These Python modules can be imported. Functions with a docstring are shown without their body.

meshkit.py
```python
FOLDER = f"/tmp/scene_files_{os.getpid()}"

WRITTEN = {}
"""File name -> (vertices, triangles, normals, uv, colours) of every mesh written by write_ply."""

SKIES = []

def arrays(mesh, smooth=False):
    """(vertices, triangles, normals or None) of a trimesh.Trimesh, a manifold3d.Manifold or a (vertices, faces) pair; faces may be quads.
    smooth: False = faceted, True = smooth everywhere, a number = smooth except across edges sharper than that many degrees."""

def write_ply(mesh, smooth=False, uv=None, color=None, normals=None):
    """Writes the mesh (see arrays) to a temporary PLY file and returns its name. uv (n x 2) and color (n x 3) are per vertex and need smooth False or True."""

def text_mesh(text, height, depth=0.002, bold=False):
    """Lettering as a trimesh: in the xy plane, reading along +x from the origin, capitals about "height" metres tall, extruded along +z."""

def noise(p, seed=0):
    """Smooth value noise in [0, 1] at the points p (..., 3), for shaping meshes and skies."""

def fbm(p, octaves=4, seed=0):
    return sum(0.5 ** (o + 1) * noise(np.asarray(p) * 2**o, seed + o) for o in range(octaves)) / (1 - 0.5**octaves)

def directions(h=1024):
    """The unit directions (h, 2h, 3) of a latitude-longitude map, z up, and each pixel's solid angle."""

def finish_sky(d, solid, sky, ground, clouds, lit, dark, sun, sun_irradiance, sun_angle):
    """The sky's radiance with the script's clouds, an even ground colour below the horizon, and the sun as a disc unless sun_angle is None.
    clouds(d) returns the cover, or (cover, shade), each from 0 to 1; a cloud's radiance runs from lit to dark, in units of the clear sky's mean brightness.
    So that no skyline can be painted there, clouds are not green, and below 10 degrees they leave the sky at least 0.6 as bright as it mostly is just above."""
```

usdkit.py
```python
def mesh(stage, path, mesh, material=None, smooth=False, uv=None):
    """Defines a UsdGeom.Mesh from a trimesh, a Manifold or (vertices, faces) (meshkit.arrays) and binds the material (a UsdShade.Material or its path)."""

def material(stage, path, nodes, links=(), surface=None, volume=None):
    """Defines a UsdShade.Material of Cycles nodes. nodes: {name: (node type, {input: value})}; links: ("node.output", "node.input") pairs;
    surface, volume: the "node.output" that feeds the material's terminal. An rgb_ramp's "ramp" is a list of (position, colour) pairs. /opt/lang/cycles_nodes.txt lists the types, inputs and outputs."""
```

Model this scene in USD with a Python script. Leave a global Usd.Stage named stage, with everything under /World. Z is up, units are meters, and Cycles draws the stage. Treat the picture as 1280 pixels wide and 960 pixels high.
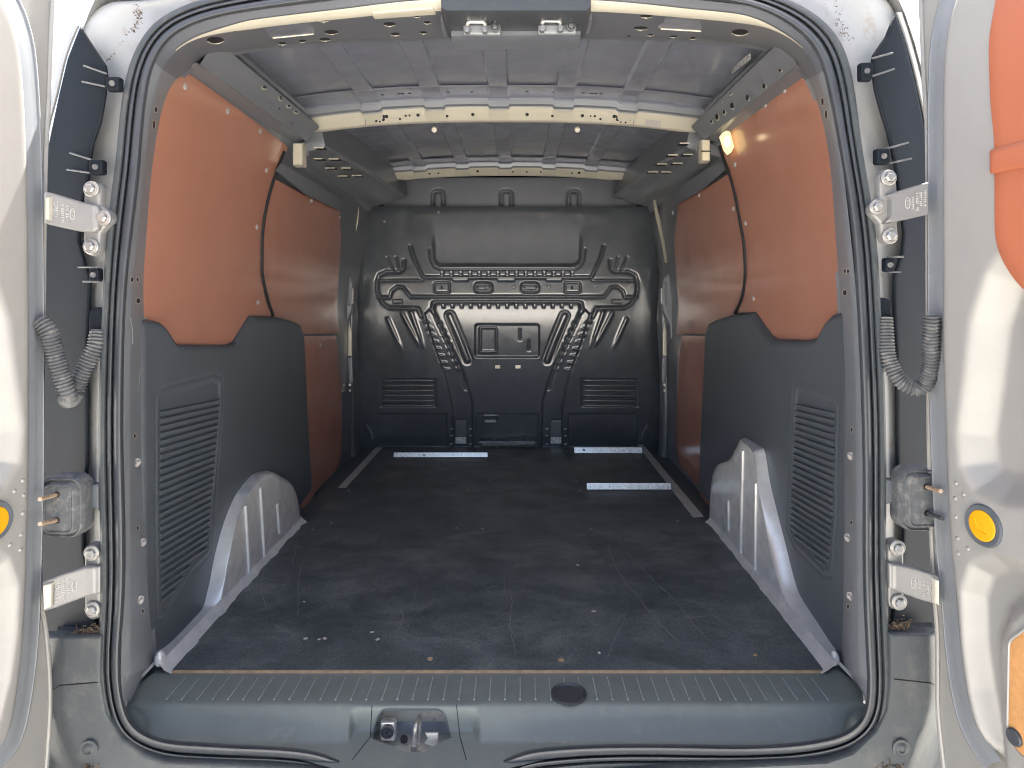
import math, numpy as np, trimesh, usdkit, meshkit, shapely, manifold3d as m3
from shapely.geometry import Polygon, LineString, Point
from scipy.spatial import Delaunay
from scipy.interpolate import CubicSpline
from pxr import Usd, UsdGeom, UsdLux, UsdShade, Gf, Sdf

stage = Usd.Stage.CreateInMemory()
UsdGeom.SetStageUpAxis(stage, UsdGeom.Tokens.z)
UsdGeom.SetStageMetersPerUnit(stage, 1.0)
UsdGeom.Xform.Define(stage, '/World')
UsdGeom.Scope.Define(stage, '/World/Looks')

# ---------------------------------------------------------------- camera, sky, sun, exposure
CX, ZC, F = 0.037, 1.25, 840.0          # camera x and height (m), focal length in photo pixels
EXPOSURE, SKY, SUN, SUN_EL, SUN_AZ = 3.05, 0.062, 1.25, math.radians(67), math.radians(19)
cam = UsdGeom.Camera.Define(stage, '/World/camera')
cam.CreateHorizontalApertureAttr(36.0)
cam.CreateVerticalApertureAttr(27.0)
cam.CreateFocalLengthAttr(36.0 * F / 1280)
cam.CreateHorizontalApertureOffsetAttr(-8 / 1280 * 36)
cam.CreateVerticalApertureOffsetAttr(-114 / 1280 * 36)
cam.CreateClippingRangeAttr(Gf.Vec2f(0.02, 2000))
cam.CreateExposureAttr(EXPOSURE)
xf = UsdGeom.Xformable(cam)
xf.AddTranslateOp().Set(Gf.Vec3d(CX, 0, ZC))
xf.AddRotateXOp().Set(90.0)

sdir = np.array([math.sin(SUN_AZ) * math.cos(SUN_EL), math.cos(SUN_AZ) * math.cos(SUN_EL), math.sin(SUN_EL)])
skym = usdkit.material(stage, '/World/Looks/sky', {
    's': ('sky_texture', {'sky_type': 'single_scattering', 'sun_disc': False, 'sun_elevation': SUN_EL, 'sun_rotation': SUN_AZ, 'aerosol_density': 7.0}),
    'b': ('background_shader', {'strength': SKY})}, [('s.color', 'b.color')], surface='b.background')
dome = UsdLux.DomeLight.Define(stage, '/World/sky')
UsdShade.MaterialBindingAPI.Apply(dome.GetPrim()).Bind(skym)
dome.GetPrim().SetCustomDataByKey('kind', 'structure')
sun = UsdLux.DistantLight.Define(stage, '/World/sun')
sun.CreateIntensityAttr(SUN); sun.CreateAngleAttr(0.5); sun.CreateNormalizeAttr(True)
sun.CreateColorAttr(Gf.Vec3f(1.0, 0.96, 0.90))
UsdGeom.Xformable(sun).AddTransformOp().Set(Gf.Matrix4d().SetRotate(Gf.Rotation(Gf.Vec3d(0, 0, 1), Gf.Vec3d(*map(float, sdir)))))

# ---------------------------------------------------------------- helpers: prims
USED = set()
def numbered(path):
    if path not in USED:
        USED.add(path); return path
    k = 1
    while f'{path}_{k:03d}' in USED: k += 1
    USED.add(f'{path}_{k:03d}'); return f'{path}_{k:03d}'
def tag(path, label=None, cat=None, group=None, kind=None):
    p = stage.GetPrimAtPath(path)
    for k, v in (('label', label), ('category', cat), ('group', group), ('kind', kind)):
        if v: p.SetCustomDataByKey(k, v)
    return path
def obj(name, mesh, mat, parent='/World', smooth=35, label=None, kind=None, cat=None, group=None):
    if isinstance(mesh, list): mesh = cat_(mesh)
    path = numbered(f'{parent}/{name}')
    usdkit.mesh(stage, path, mesh, mat, smooth=smooth)
    return tag(path, label, cat, group, kind)
def thing(name, label, cat, group=None, parent='/World'):
    path = numbered(f'{parent}/{name}')
    UsdGeom.Xform.Define(stage, path)
    return tag(path, label, cat, group)
def cat_(ms):
    out = []
    for m in ms:
        if hasattr(m, 'to_mesh'):
            q = m.to_mesh(); m = trimesh.Trimesh(q.vert_properties[:, :3], q.tri_verts, process=False)
        out.append(m)
    return trimesh.util.concatenate(out)

# ---------------------------------------------------------------- helpers: materials
def pm(name, col, rough=0.5, metal=0.0, var=0.08, vs=14.0, bump=0.0, bs=300.0, rvar=0.0, dirt=None, spec=0.5, coat=0.0, coatr=0.1, stretch=None):
    col = np.array(col, float)
    n = {'g': ('geometry', {}), 'n': ('noise_texture', {'scale': vs, 'detail': 5.0, 'roughness': 0.6}),
         'r': ('rgb_ramp', {'ramp': [(0.25, tuple(col * (1 - var))), (0.75, tuple(np.minimum(col * (1 + var), 0.95)))]}),
         'p': ('principled_bsdf', {'roughness': rough, 'metallic': metal, 'specular_ior_level': spec})}
    l = [('n.fac', 'r.fac')]
    src = 'g.position'
    if stretch:
        n['m'] = ('mapping', {'scale': stretch}); l.append(('g.position', 'm.vector')); src = 'm.vector'
    l.append((src, 'n.vector'))
    out = 'r.color'
    if dirt:   # (colour, scale, lo, hi, strength)
        n['dn'] = ('noise_texture', {'scale': dirt[1], 'detail': 8.0, 'roughness': 0.7})
        n['dr'] = ('map_range', {'from_min': dirt[2], 'from_max': dirt[3], 'to_min': 0.0, 'to_max': dirt[4], 'clamp': True})
        n['dm'] = ('mix_color', {'b': dirt[0]})
        l += [(src, 'dn.vector'), ('dn.fac', 'dr.value'), ('dr.result', 'dm.fac'), (out, 'dm.a')]
        out = 'dm.result'
    l.append((out, 'p.base_color'))
    if rvar:
        n['rn'] = ('noise_texture', {'scale': vs * 2.3, 'detail': 6.0})
        n['rm'] = ('map_range', {'from_min': 0.3, 'from_max': 0.7, 'to_min': max(rough - rvar, 0.02), 'to_max': rough + rvar, 'clamp': True})
        l += [(src, 'rn.vector'), ('rn.fac', 'rm.value'), ('rm.result', 'p.roughness')]
    if bump:
        n['bn'] = ('noise_texture', {'scale': bs, 'detail': 3.0})
        n['b'] = ('bump', {'strength': bump, 'distance': 0.002})
        l += [(src, 'bn.vector'), ('bn.fac', 'b.height'), ('b.normal', 'p.normal')]
    if coat:
        n['p'][1].update({'coat_weight': coat, 'coat_roughness': coatr})
    return usdkit.material(stage, f'/World/Looks/{name}', n, l, surface='p.BSDF')

M = {}
M['silver'] = pm('silver_paint', (0.315, 0.307, 0.29), 0.44, 0.2, 0.04, 9, rvar=0.04, coat=0.10, coatr=0.2, dirt=((0.22, 0.2, 0.17), 70, 0.64, 0.8, 0.35))
M['silver_dirty'] = pm('silver_paint_dirty', (0.35, 0.35, 0.34), 0.5, 0.0, 0.06, 9, dirt=((0.25, 0.2, 0.14), 28, 0.56, 0.72, 0.8))
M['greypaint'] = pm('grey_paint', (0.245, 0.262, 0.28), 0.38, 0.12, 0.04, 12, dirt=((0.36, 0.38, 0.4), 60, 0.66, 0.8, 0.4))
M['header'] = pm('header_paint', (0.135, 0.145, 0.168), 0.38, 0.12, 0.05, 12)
M['roofskin'] = pm('grey_roof_steel', (0.205, 0.22, 0.275), 0.2, 0.2, 0.05, 6, rvar=0.05)
M['rail'] = pm('rail_steel', (0.21, 0.225, 0.25), 0.32, 0.3, 0.03, 8)
M['bow'] = pm('pale_lit_paint', (0.60, 0.57, 0.47), 0.36, 0.3, 0.05, 15)  # cream holds the reflected light on bows and header; also pale fittings
M['bulk'] = pm('bulkhead_black', (0.082, 0.093, 0.108), 0.18, 0.0, 0.08, 8, rvar=0.04, spec=1.0, coat=1.0, coatr=0.12)
M['plastic'] = pm('charcoal_plastic', (0.088, 0.101, 0.114), 0.42, 0.0, 0.06, 10, bump=0.10, bs=900, dirt=((0.2, 0.21, 0.22), 45, 0.62, 0.82, 0.3))
M['gutter'] = pm('black_filler', (0.009, 0.012, 0.017), 0.55, 0.0, 0.06, 10, bump=0.08, bs=900, spec=0.15)
M['sill'] = pm('sill_plastic', (0.175, 0.20, 0.185), 0.5, 0.0, 0.10, 10, bump=0.15, bs=700, dirt=((0.36, 0.36, 0.33), 35, 0.56, 0.8, 0.4))
M['sill_rib'] = pm('sill_rib_pale', (0.33, 0.36, 0.36), 0.5, 0.0, 0.2, 60)  # ribs paler than the sill plate
M['bumper'] = pm('bumper_plastic', (0.058, 0.066, 0.070), 0.5, 0.0, 0.12, 8, bump=0.2, bs=700, dirt=((0.16, 0.15, 0.13), 22, 0.52, 0.75, 0.5))
M['rubber'] = pm('seal_rubber', (0.05, 0.055, 0.062), 0.38, 0.0, 0.10, 25, dirt=((0.2, 0.2, 0.2), 45, 0.62, 0.8, 0.3))
M['rubber_dusty'] = pm('dusty_rubber', (0.10, 0.105, 0.11), 0.6, 0.0, 0.2, 60, dirt=((0.33, 0.31, 0.28), 70, 0.5, 0.7, 0.6))
M['orange'] = pm('orange_board', (0.43, 0.195, 0.13), 0.24, 0.0, 0.06, 4, rvar=0.02, bump=0.02, bs=250, coat=0.5, coatr=0.15, dirt=((0.48, 0.34, 0.28), 18, 0.6, 0.85, 0.3))
M['orange_door'] = pm('orange_door_board', (0.36, 0.115, 0.06), 0.42, 0.0, 0.04, 5, bump=0.04, bs=250)
M['cork'] = pm('tan_fibreboard', (0.50, 0.25, 0.09), 0.8, 0.0, 0.14, 120, bump=0.2, bs=500)
M['arch'] = pm('galvanised_arch', (0.82, 0.82, 0.80), 0.3, 0.35, 0.05, 10, rvar=0.05, dirt=((0.5, 0.5, 0.5), 40, 0.62, 0.75, 0.4))
M['alu'] = pm('aluminium', (0.86, 0.85, 0.82), 0.32, 0.75, 0.05, 40, rvar=0.08)
M['alu_worn'] = pm('aluminium_worn', (0.62, 0.62, 0.61), 0.4, 0.3, 0.2, 50, rvar=0.1)
M['zinc'] = pm('zinc_plate', (0.62, 0.60, 0.55), 0.4, 0.5, 0.15, 60, dirt=((0.12, 0.12, 0.12), 120, 0.55, 0.65, 0.7))
M['bolt'] = pm('bolt_steel', (0.42, 0.41, 0.39), 0.35, 0.7, 0.15, 90)
M['hinge'] = pm('hinge_paint', (0.26, 0.257, 0.25), 0.42, 0.3, 0.08, 40, dirt=((0.16, 0.14, 0.11), 90, 0.6, 0.72, 0.6))
M['rivet'] = pm('grey_rivet', (0.38, 0.36, 0.35), 0.4, 0.0, 0.05, 50)
M['hole'] = pm('hole_black', (0.012, 0.013, 0.016), 0.7)
M['woodedge'] = pm('wood_edge', (0.46, 0.31, 0.17), 0.7, 0.0, 0.25, 60)
M['yellow'] = pm('yellow_cap', (0.74, 0.33, 0.004), 0.45, 0.0, 0.03, 30)
M['chip'] = pm('white_chip', (0.62, 0.58, 0.5), 0.7, 0.0, 0.15, 90)
M['scratch'] = pm('scratch_mark', (0.24, 0.245, 0.24), 0.6, 0.0, 0.4, 160)
M['debris'] = pm('dry_leaf', (0.10, 0.07, 0.045), 0.9, 0.0, 0.5, 200)
M['rubber_worn'] = pm('worn_rubber_face', (0.26, 0.27, 0.27), 0.6, 0.0, 0.3, 90)
M['rod'] = pm('rod_rust', (0.5, 0.36, 0.25), 0.5, 0.3, 0.3, 120)
M['ground'] = pm('concrete_ground', (0.42, 0.405, 0.37), 0.85, 0.0, 0.12, 3, bump=0.2, bs=60)
# black film faced plywood: worn, cloudy and finely scratched
def ply(name, k0, k1, k2):
  return usdkit.material(stage, '/World/Looks/' + name, {
    'g': ('geometry', {}),
    'm1': ('mapping', {'scale': (3.0, 4.2, 1.0)}), 'n1': ('noise_texture', {'scale': 2.2, 'detail': 9.0, 'roughness': 0.68, 'distortion': 0.6}),
    'r1': ('rgb_ramp', {'ramp': [(0.32, k0), (0.5, k1), (0.7, k2)]}),
    'n2': ('noise_texture', {'scale': 420.0, 'detail': 2.0}), 'r2': ('map_range', {'from_min': 0.35, 'from_max': 0.75, 'to_min': 0.6, 'to_max': 1.5}),
    'mx': ('vector_math', {'math_type': 'scale'}),
    'n3': ('noise_texture', {'scale': 9.0, 'detail': 8.0, 'roughness': 0.7}), 'r3': ('map_range', {'from_min': 0.3, 'from_max': 0.7, 'to_min': 0.36, 'to_max': 0.62}),
    'b': ('bump', {'strength': 0.25, 'distance': 0.001}),
    'p': ('principled_bsdf', {})},
    [('g.position', 'm1.vector'), ('m1.vector', 'n1.vector'), ('n1.fac', 'r1.fac'), ('g.position', 'n2.vector'), ('n2.fac', 'r2.value'),
     ('r1.color', 'mx.vector1'), ('r2.result', 'mx.scale'), ('mx.vector', 'p.base_color'), ('g.position', 'n3.vector'), ('n3.fac', 'r3.value'),
     ('r3.result', 'p.roughness'), ('n2.fac', 'b.height'), ('b.normal', 'p.normal')], surface='p.BSDF')
M['ply'] = ply('black_plywood', (0.062, 0.076, 0.080), (0.105, 0.122, 0.126), (0.20, 0.215, 0.205))
M['ply_far'] = ply('black_plywood_far', (0.078, 0.094, 0.106), (0.105, 0.124, 0.136), (0.16, 0.175, 0.18))
M['lamp'] = usdkit.material(stage, '/World/Looks/lamp_glow', {'e': ('emission', {'color': (1.0, 0.78, 0.36), 'strength': .22})}, surface='e.emission')
M['lampcore'] = usdkit.material(stage, '/World/Looks/lamp_core', {'e': ('emission', {'color': (1.0, 0.9, 0.6), 'strength': 0.9})}, surface='e.emission')

# ---------------------------------------------------------------- helpers: geometry
def P(u, v, D):
    """photo pixel (1280 x 960) at depth D metres -> scene point"""
    u, v, D = np.broadcast_arrays(np.asarray(u, float), np.asarray(v, float), np.asarray(D, float))
    return np.stack([(u - 648) * D / F + CX, D, ZC - (v - 366) * D / F], -1)
def grid_mesh(rows, close=False):
    """rows: (m, n, 3) points -> mesh"""
    V = np.asarray(rows, float); m, n = V.shape[:2]
    i, j = np.meshgrid(np.arange(m - 1), np.arange(n if close else n - 1), indexing='ij')
    j2 = (j + 1) % n
    q = np.stack([i * n + j, i * n + j2, (i + 1) * n + j2, (i + 1) * n + j], -1).reshape(-1, 4)
    return trimesh.Trimesh(V.reshape(-1, 3), np.vstack([q[:, [0, 1, 2]], q[:, [0, 2, 3]]]), process=False)
def resample(pts, n, closed=False, spline=True):
    p = np.asarray(pts, float)
    if closed: p = np.vstack([p, p[:1]])
    s = np.r_[0, np.cumsum(np.linalg.norm(np.diff(p, axis=0), axis=1))]
    t = np.linspace(0, s[-1], n, endpoint=not closed)
    if spline and len(p) > 2:
        from scipy.interpolate import PchipInterpolator
        if closed: return CubicSpline(s, p, bc_type='periodic')(t)
        return PchipInterpolator(s, p)(t)
    return np.stack([np.interp(t, s, p[:, k]) for k in range(p.shape[1])], -1)
def tube(path, r, sides=10, caps=True):
    p = np.asarray(path, float); r = np.broadcast_to(r, (len(p),))
    t = np.gradient(p, axis=0); t /= np.linalg.norm(t, axis=1, keepdims=True) + 1e-12
    ref = np.array([0, 0, 1.0]) if abs(t[:, 2]).mean() < 0.8 else np.array([0, 1.0, 0])
    a = np.cross(t, ref); a /= np.linalg.norm(a, axis=1, keepdims=True) + 1e-9
    b = np.cross(t, a); th = np.arange(sides) * 2 * np.pi / sides
    rows = p[:, None] + r[:, None, None] * (np.cos(th)[None, :, None] * a[:, None] + np.sin(th)[None, :, None] * b[:, None])
    if caps:
        rows = np.concatenate([np.repeat(p[:1, None], sides, 1), rows, np.repeat(p[-1:, None], sides, 1)])
    return grid_mesh(rows, True)
def box(size, at=(0, 0, 0), bev=0.0):
    s = np.array(size, float)
    if bev <= 0:
        m = trimesh.creation.box(s)
    else:
        e = s / 2; b = min(bev, e.min() * 0.95); pts = []
        for sx in (-1, 1):
            for sy in (-1, 1):
                for sz in (-1, 1):
                    for k in range(3):
                        q = e - b; q[k] = e[k]; pts.append(q * [sx, sy, sz])
        m = trimesh.convex.convex_hull(np.array(pts))
    m.apply_translation(at); return m
def frame(axis, up=(0, 0, 1)):
    w = np.array(axis, float); w /= np.linalg.norm(w)
    u = np.cross(up, w)
    if np.linalg.norm(u) < 1e-6: u = np.cross((0, 1, 0), w)
    u /= np.linalg.norm(u)
    T = np.eye(4); T[:3, 0], T[:3, 1], T[:3, 2] = u, np.cross(w, u), w
    return T
def place(m, at, axis=(0, -1, 0), up=(0, 0, 1)):
    T = frame(axis, up); T[:3, 3] = at
    m = m.copy(); m.apply_transform(T); return m
def lathe(prof, n=24):
    return trimesh.creation.revolve(np.array(prof, float), sections=n)
def disc(r, h, at, axis=(0, -1, 0), n=20):
    b = min(h * 0.4, r * 0.3)
    return place(lathe([(0, h), (r - b, h), (r, h - b), (r, -0.002), (0, -0.002)], n), at, axis)
def resample_poly(poly, res):
    rings = []
    for ring in [poly.exterior] + list(poly.interiors):
        n = max(6, int(ring.length / res))
        rings.append(np.array([ring.interpolate(k / n, normalized=True).coords[0] for k in range(n)]))
    return rings
def relief(poly, res, h, fmap, back=None, res2=None, rings=()):
    """A sheet over the outline poly in (a, b), raised by h(a, b); fmap(a, b, h) -> xyz; back: height where the rim ends."""
    res2 = res2 or res
    if not isinstance(poly, Polygon): poly = Polygon(poly)
    bd = np.vstack(resample_poly(poly, res2))
    x0, y0, x1, y1 = poly.bounds
    gx, gy = np.meshgrid(np.arange(x0, x1, res), np.arange(y0, y1, res * 0.87)); gx = gx + (np.arange(gx.shape[0]) % 2)[:, None] * res / 2
    g = np.stack([gx.ravel(), gy.ravel()], -1)
    extra = []
    for o in rings:
        g2 = poly.buffer(-o)
        for g3 in getattr(g2, 'geoms', [g2]):
            if not g3.is_empty: extra += resample_poly(g3, res2)
    if extra: bd0 = np.vstack([bd] + extra)
    else: bd0 = bd
    inner = poly.buffer(-0.45 * min(res, res2) - (max(rings) if len(rings) else 0))
    g = g[shapely.contains_xy(inner, g[:, 0], g[:, 1])] if not inner.is_empty else g[:0]
    pts = np.vstack([bd0, g]); tri = Delaunay(pts).simplices
    c = pts[tri].mean(1); tri = tri[shapely.contains_xy(poly, c[:, 0], c[:, 1])]
    hh = np.broadcast_to(h(pts[:, 0], pts[:, 1]) if callable(h) else h, (len(pts),))
    V = fmap(pts[:, 0], pts[:, 1], hh); Fc = tri
    if back is not None:
        e = np.sort(np.vstack([tri[:, [0, 1]], tri[:, [1, 2]], tri[:, [2, 0]]]), 1)
        ue, cnt = np.unique(e, axis=0, return_counts=True); ue = ue[cnt == 1]
        Vb = fmap(pts[:, 0], pts[:, 1], np.full(len(pts), back)); n = len(V)
        V = np.vstack([V, Vb])
        Fc = np.vstack([Fc, np.stack([ue[:, 0], ue[:, 1], ue[:, 1] + n], 1), np.stack([ue[:, 0], ue[:, 1] + n, ue[:, 0] + n], 1)])
    m = trimesh.Trimesh(V, Fc, process=False); m.remove_unreferenced_vertices(); return m
def ss(x, a, b):
    t = np.clip((x - a) / (b - a), 0, 1); return t * t * (3 - 2 * t)
def dseg(x, y, pts):
    """distance to a polyline"""
    d = np.full(np.shape(x), 1e9)
    for (ax, ay), (bx, by) in zip(pts[:-1], pts[1:]):
        dx, dy = bx - ax, by - ay
        t = np.clip(((x - ax) * dx + (y - ay) * dy) / (dx * dx + dy * dy + 1e-12), 0, 1)
        d = np.minimum(d, np.hypot(x - ax - t * dx, y - ay - t * dy))
    return d
def rbox(x, y, cx, cy, hx, hy, r):
    qx, qy = np.abs(x - cx) - hx + r, np.abs(y - cy) - hy + r
    return np.hypot(np.maximum(qx, 0), np.maximum(qy, 0)) + np.minimum(np.maximum(qx, qy), 0) - r
def inpoly(x, y, poly):
    """signed distance to a polygon, negative inside"""
    p = list(poly) + [poly[0]]
    d = dseg(x, y, p)
    return np.where(shapely.contains_xy(Polygon(poly), x, y), -d, d)
def edge_dist(poly):
    """h helper: distance of points to the outline of a polygon"""
    pts = [tuple(q) for q in poly.exterior.coords]
    return lambda a, b: dseg(a, b, pts)

# van cross-section: half width of the inner side wall at height hr above the camera
def W(hr): return 0.66 - 0.13 * np.maximum(hr, -0.05)
def wall_pt(side):
    def f(a, b, off):   # a depth, b height relative to camera, off inwards
        return np.stack([side * (W(b) - off), a + 0 * b, b + ZC], -1)
    return f
def wall_hit(u, v, side, w0=0.0):
    """photo pixels -> (depth, relative height) on the inner side wall, w0 metres proud of it"""
    u, v = np.asarray(u, float), np.asarray(v, float)
    k, m = (u - 648) / F, (366 - v) / F
    D = (0.66 - w0 - side * CX) / (side * k + 0.13 * m)
    low = m * D < -0.05
    D = np.where(low, (0.6665 - w0 - side * CX) / (side * k), D)
    return np.stack([D, m * D], -1)
def plane_hit(u, v, X):
    D = (X - CX) * F / (np.asarray(u, float) - 648)
    return np.stack([D, (366 - np.asarray(v, float)) * D / F], -1)
def smooth_poly(pts, r):
    p = Polygon(pts); return p.buffer(-r).buffer(2 * r).buffer(-r) if r else p

# ================================================================ setting
obj('ground', (np.array([[-40, -40, 0], [40, -40, 0], [40, 40, 0], [-40, 40, 0]], float), np.array([[0, 1, 2], [0, 2, 3]])), M['ground'], smooth=False, kind='structure')

VAN = thing('cargo_van', 'empty silver cargo van with both rear doors open, load bay lined in orange', 'van')

# ---------------------------------------------------------------- outer body shell (roof and flanks outside)
prof = [(-.84, -.85), (-.85, -.5), (-.81, -.1), (-.76, .28), (-.70, .50), (-.62, .60), (-.3, .63), (0, .64), (.3, .63), (.62, .60), (.70, .50), (.76, .28), (.81, -.1), (.85, -.5), (.84, -.85)]
prof = resample(prof, 80)
rows = [np.stack([prof[:, 0] * s, np.full(len(prof), y), prof[:, 1] + ZC], -1) for y, s in ((1.15, .985), (1.25, 1), (2.2, 1.03), (3.3, 1.03), (3.9, 1.0))]
obj('body_shell', grid_mesh(rows), M['silver'], VAN, smooth=True)
obj('underbody', box((1.6, 2.75, .03), (0, 2.52, ZC - .86)), M['plastic'], VAN, smooth=False)
obj('cab_partition_backing', box((1.5, .02, 1.6), (0, 3.42, ZC - .1)), M['hole'], VAN, smooth=False)

# ---------------------------------------------------------------- door aperture: seal, pillar flange and roof header
inner_px = [(157, 884), (151, 843), (155, 760), (155, 580), (156, 422), (160, 347), (167, 284), (176, 200), (183, 125), (193, 81), (212, 50), (243, 31), (285, 19), (327, 12), (420, 0), (530, -14), (640, -18), (750, -13), (859, -1), (940, 9), (977, 25), (1015, 59), (1034, 110), (1049, 187), (1062, 272), (1070, 370), (1076, 500), (1078, 600), (1079, 740), (1083, 832), (1083, 873), (1077, 896), (1058, 914), (1035, 922), (1000, 928), (860, 931), (722, 932), (690, 934), (653, 940), (622, 951), (590, 956), (530, 957), (470, 956), (432, 951), (400, 941), (364, 935), (290, 931), (242, 928), (205, 924), (180, 915), (165, 902)]
outer_px = [(129, 888), (123, 843), (125, 760), (123, 580), (127, 400), (131, 326), (137, 249), (145, 200), (149, 146), (154, 115), (161, 83), (175, 52), (196, 26), (225, 9), (254, 0), (327, -16), (420, -30), (530, -42), (640, -46), (750, -42), (859, -30), (984, 0), (1016, 14), (1040, 35), (1052, 54), (1063, 79), (1069, 117), (1080, 200), (1093, 276), (1102, 400), (1106, 478), (1108, 600), (1109, 740), (1113, 850), (1110, 884), (1097, 914), (1067, 942), (1035, 954), (1000, 958), (860, 962), (722, 964), (690, 968), (653, 976), (622, 984), (590, 988), (530, 989), (470, 988), (432, 982), (400, 973), (364, 966), (290, 962), (230, 961), (200, 957), (179, 949), (154, 931), (137, 906)]
def D_ap(v): return 1.105 - 0.045 * np.clip(np.asarray(v, float) / 900, -.1, 1.1)
NS = 900
inn = resample(inner_px, NS, True); out_poly = LineString(list(map(tuple, resample(outer_px, 700, True))) + [tuple(outer_px[0])])
tan = np.roll(inn, -3, 0) - np.roll(inn, 3, 0); nrm = np.stack([tan[:, 1], -tan[:, 0]], -1); nrm /= np.linalg.norm(nrm, axis=1, keepdims=True)
if ((inn + nrm * 5 - inn.mean(0)) ** 2).sum() < ((inn - inn.mean(0)) ** 2).sum(): nrm = -nrm
wid = np.array([out_poly.distance(Point(p)) for p in inn]); k = np.ones(25) / 25
wid = np.convolve(np.r_[wid[-12:], wid, wid[:12]], k, 'valid')
def ap_ring(f, dD, extra=0.0):
    q = inn + nrm * (f * wid + extra)[:, None]
    return P(q[:, 0], q[:, 1], D_ap(inn[:, 1]) + dD)
def bulb(f0, f1, hgt, base=0.0, n=9):
    return [(f0 + (f1 - f0) * (1 - math.cos(t)) / 2, base - hgt * math.sin(t)) for t in np.linspace(0, math.pi, n)]
sp = [(-0.02, .03), (0.0, .004)] + bulb(0.02, 0.42, .013) + [(0.45, .004)] + bulb(0.47, 0.66, .007) + [(0.68, .003)]
obj('door_seal', grid_mesh(np.array([ap_ring(np.full(NS, f), d) for f, d in sp]), True), M['rubber'], VAN, smooth=40, label='black rubber weatherstrip round the rear door opening')
sl = [(0.68, .006), (0.70, -.001), (0.78, -.004), (0.90, -.004), (0.99, -.001), (1.0, .02)]
obj('seal_lip', grid_mesh(np.array([ap_ring(np.full(NS, f), d) for f, d in sl]), True), M['bumper'], VAN, smooth=40, label='dusty outer lip of the weatherstrip')

keys = [((157, 884), (161, 878, 1.085)), ((152, 850), (182, 838, 1.20)), ((152, 835), (191.5, 827, 1.245)), ((155, 700), (184, 690, 1.25)), ((155, 560), (180, 560, 1.25)), ((157, 400), (180, 385, 1.25)), ((167, 284), (186, 290, 1.25)), ((176, 200), (195, 200, 1.25)), ((183, 125), (208, 135, 1.26)), ((193, 81), (222, 101, 1.27)), ((212, 50), (237, 87, 1.28)), ((243, 31), (262, 72, 1.30)), ((285, 19), (290, 66, 1.32)), ((327, 12), (347, 58, 1.35)), ((420, 0), (430, 51, 1.36)), ((530, -14), (530, 47, 1.37)), ((640, -18), (640, 46, 1.37)), ((750, -13), (745, 46, 1.37)), ((859, -1), (845, 48, 1.36)), ((940, 9), (925, 55, 1.35)), ((977, 25), (965, 63, 1.33)), ((1015, 59), (996, 82, 1.29)), ((1034, 110), (1016, 112, 1.285)), ((1049, 187), (1034, 190, 1.285)), ((1062, 290), (1044, 295, 1.285)), ((1070, 380), (1051, 390, 1.285)), ((1077, 560), (1055, 560, 1.285)), ((1079, 740), (1052, 740, 1.285)), ((1083, 840), (1050, 826, 1.275)), ((1083, 850), (1062, 842, 1.19)), ((1082, 880), (1080, 868, 1.09))]
kt = np.linspace(0, 1, len(keys)); from scipy.interpolate import PchipInterpolator
ko = PchipInterpolator(kt, np.array([k[0] for k in keys], float))(np.linspace(0, 1, 500)); ki = PchipInterpolator(kt, np.array([k[1] for k in keys], float))(np.linspace(0, 1, 500))
rows = []
A0 = P(ko[:, 0], ko[:, 1], D_ap(ko[:, 1]) + .004); A1 = P(ki[:, 0], ki[:, 1], ki[:, 2])
mid = P(ko[:, 0] + (ki[:, 0] - ko[:, 0]) * .30, ko[:, 1] + (ki[:, 1] - ko[:, 1]) * .42, D_ap(ko[:, 1]) + .03)
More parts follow.
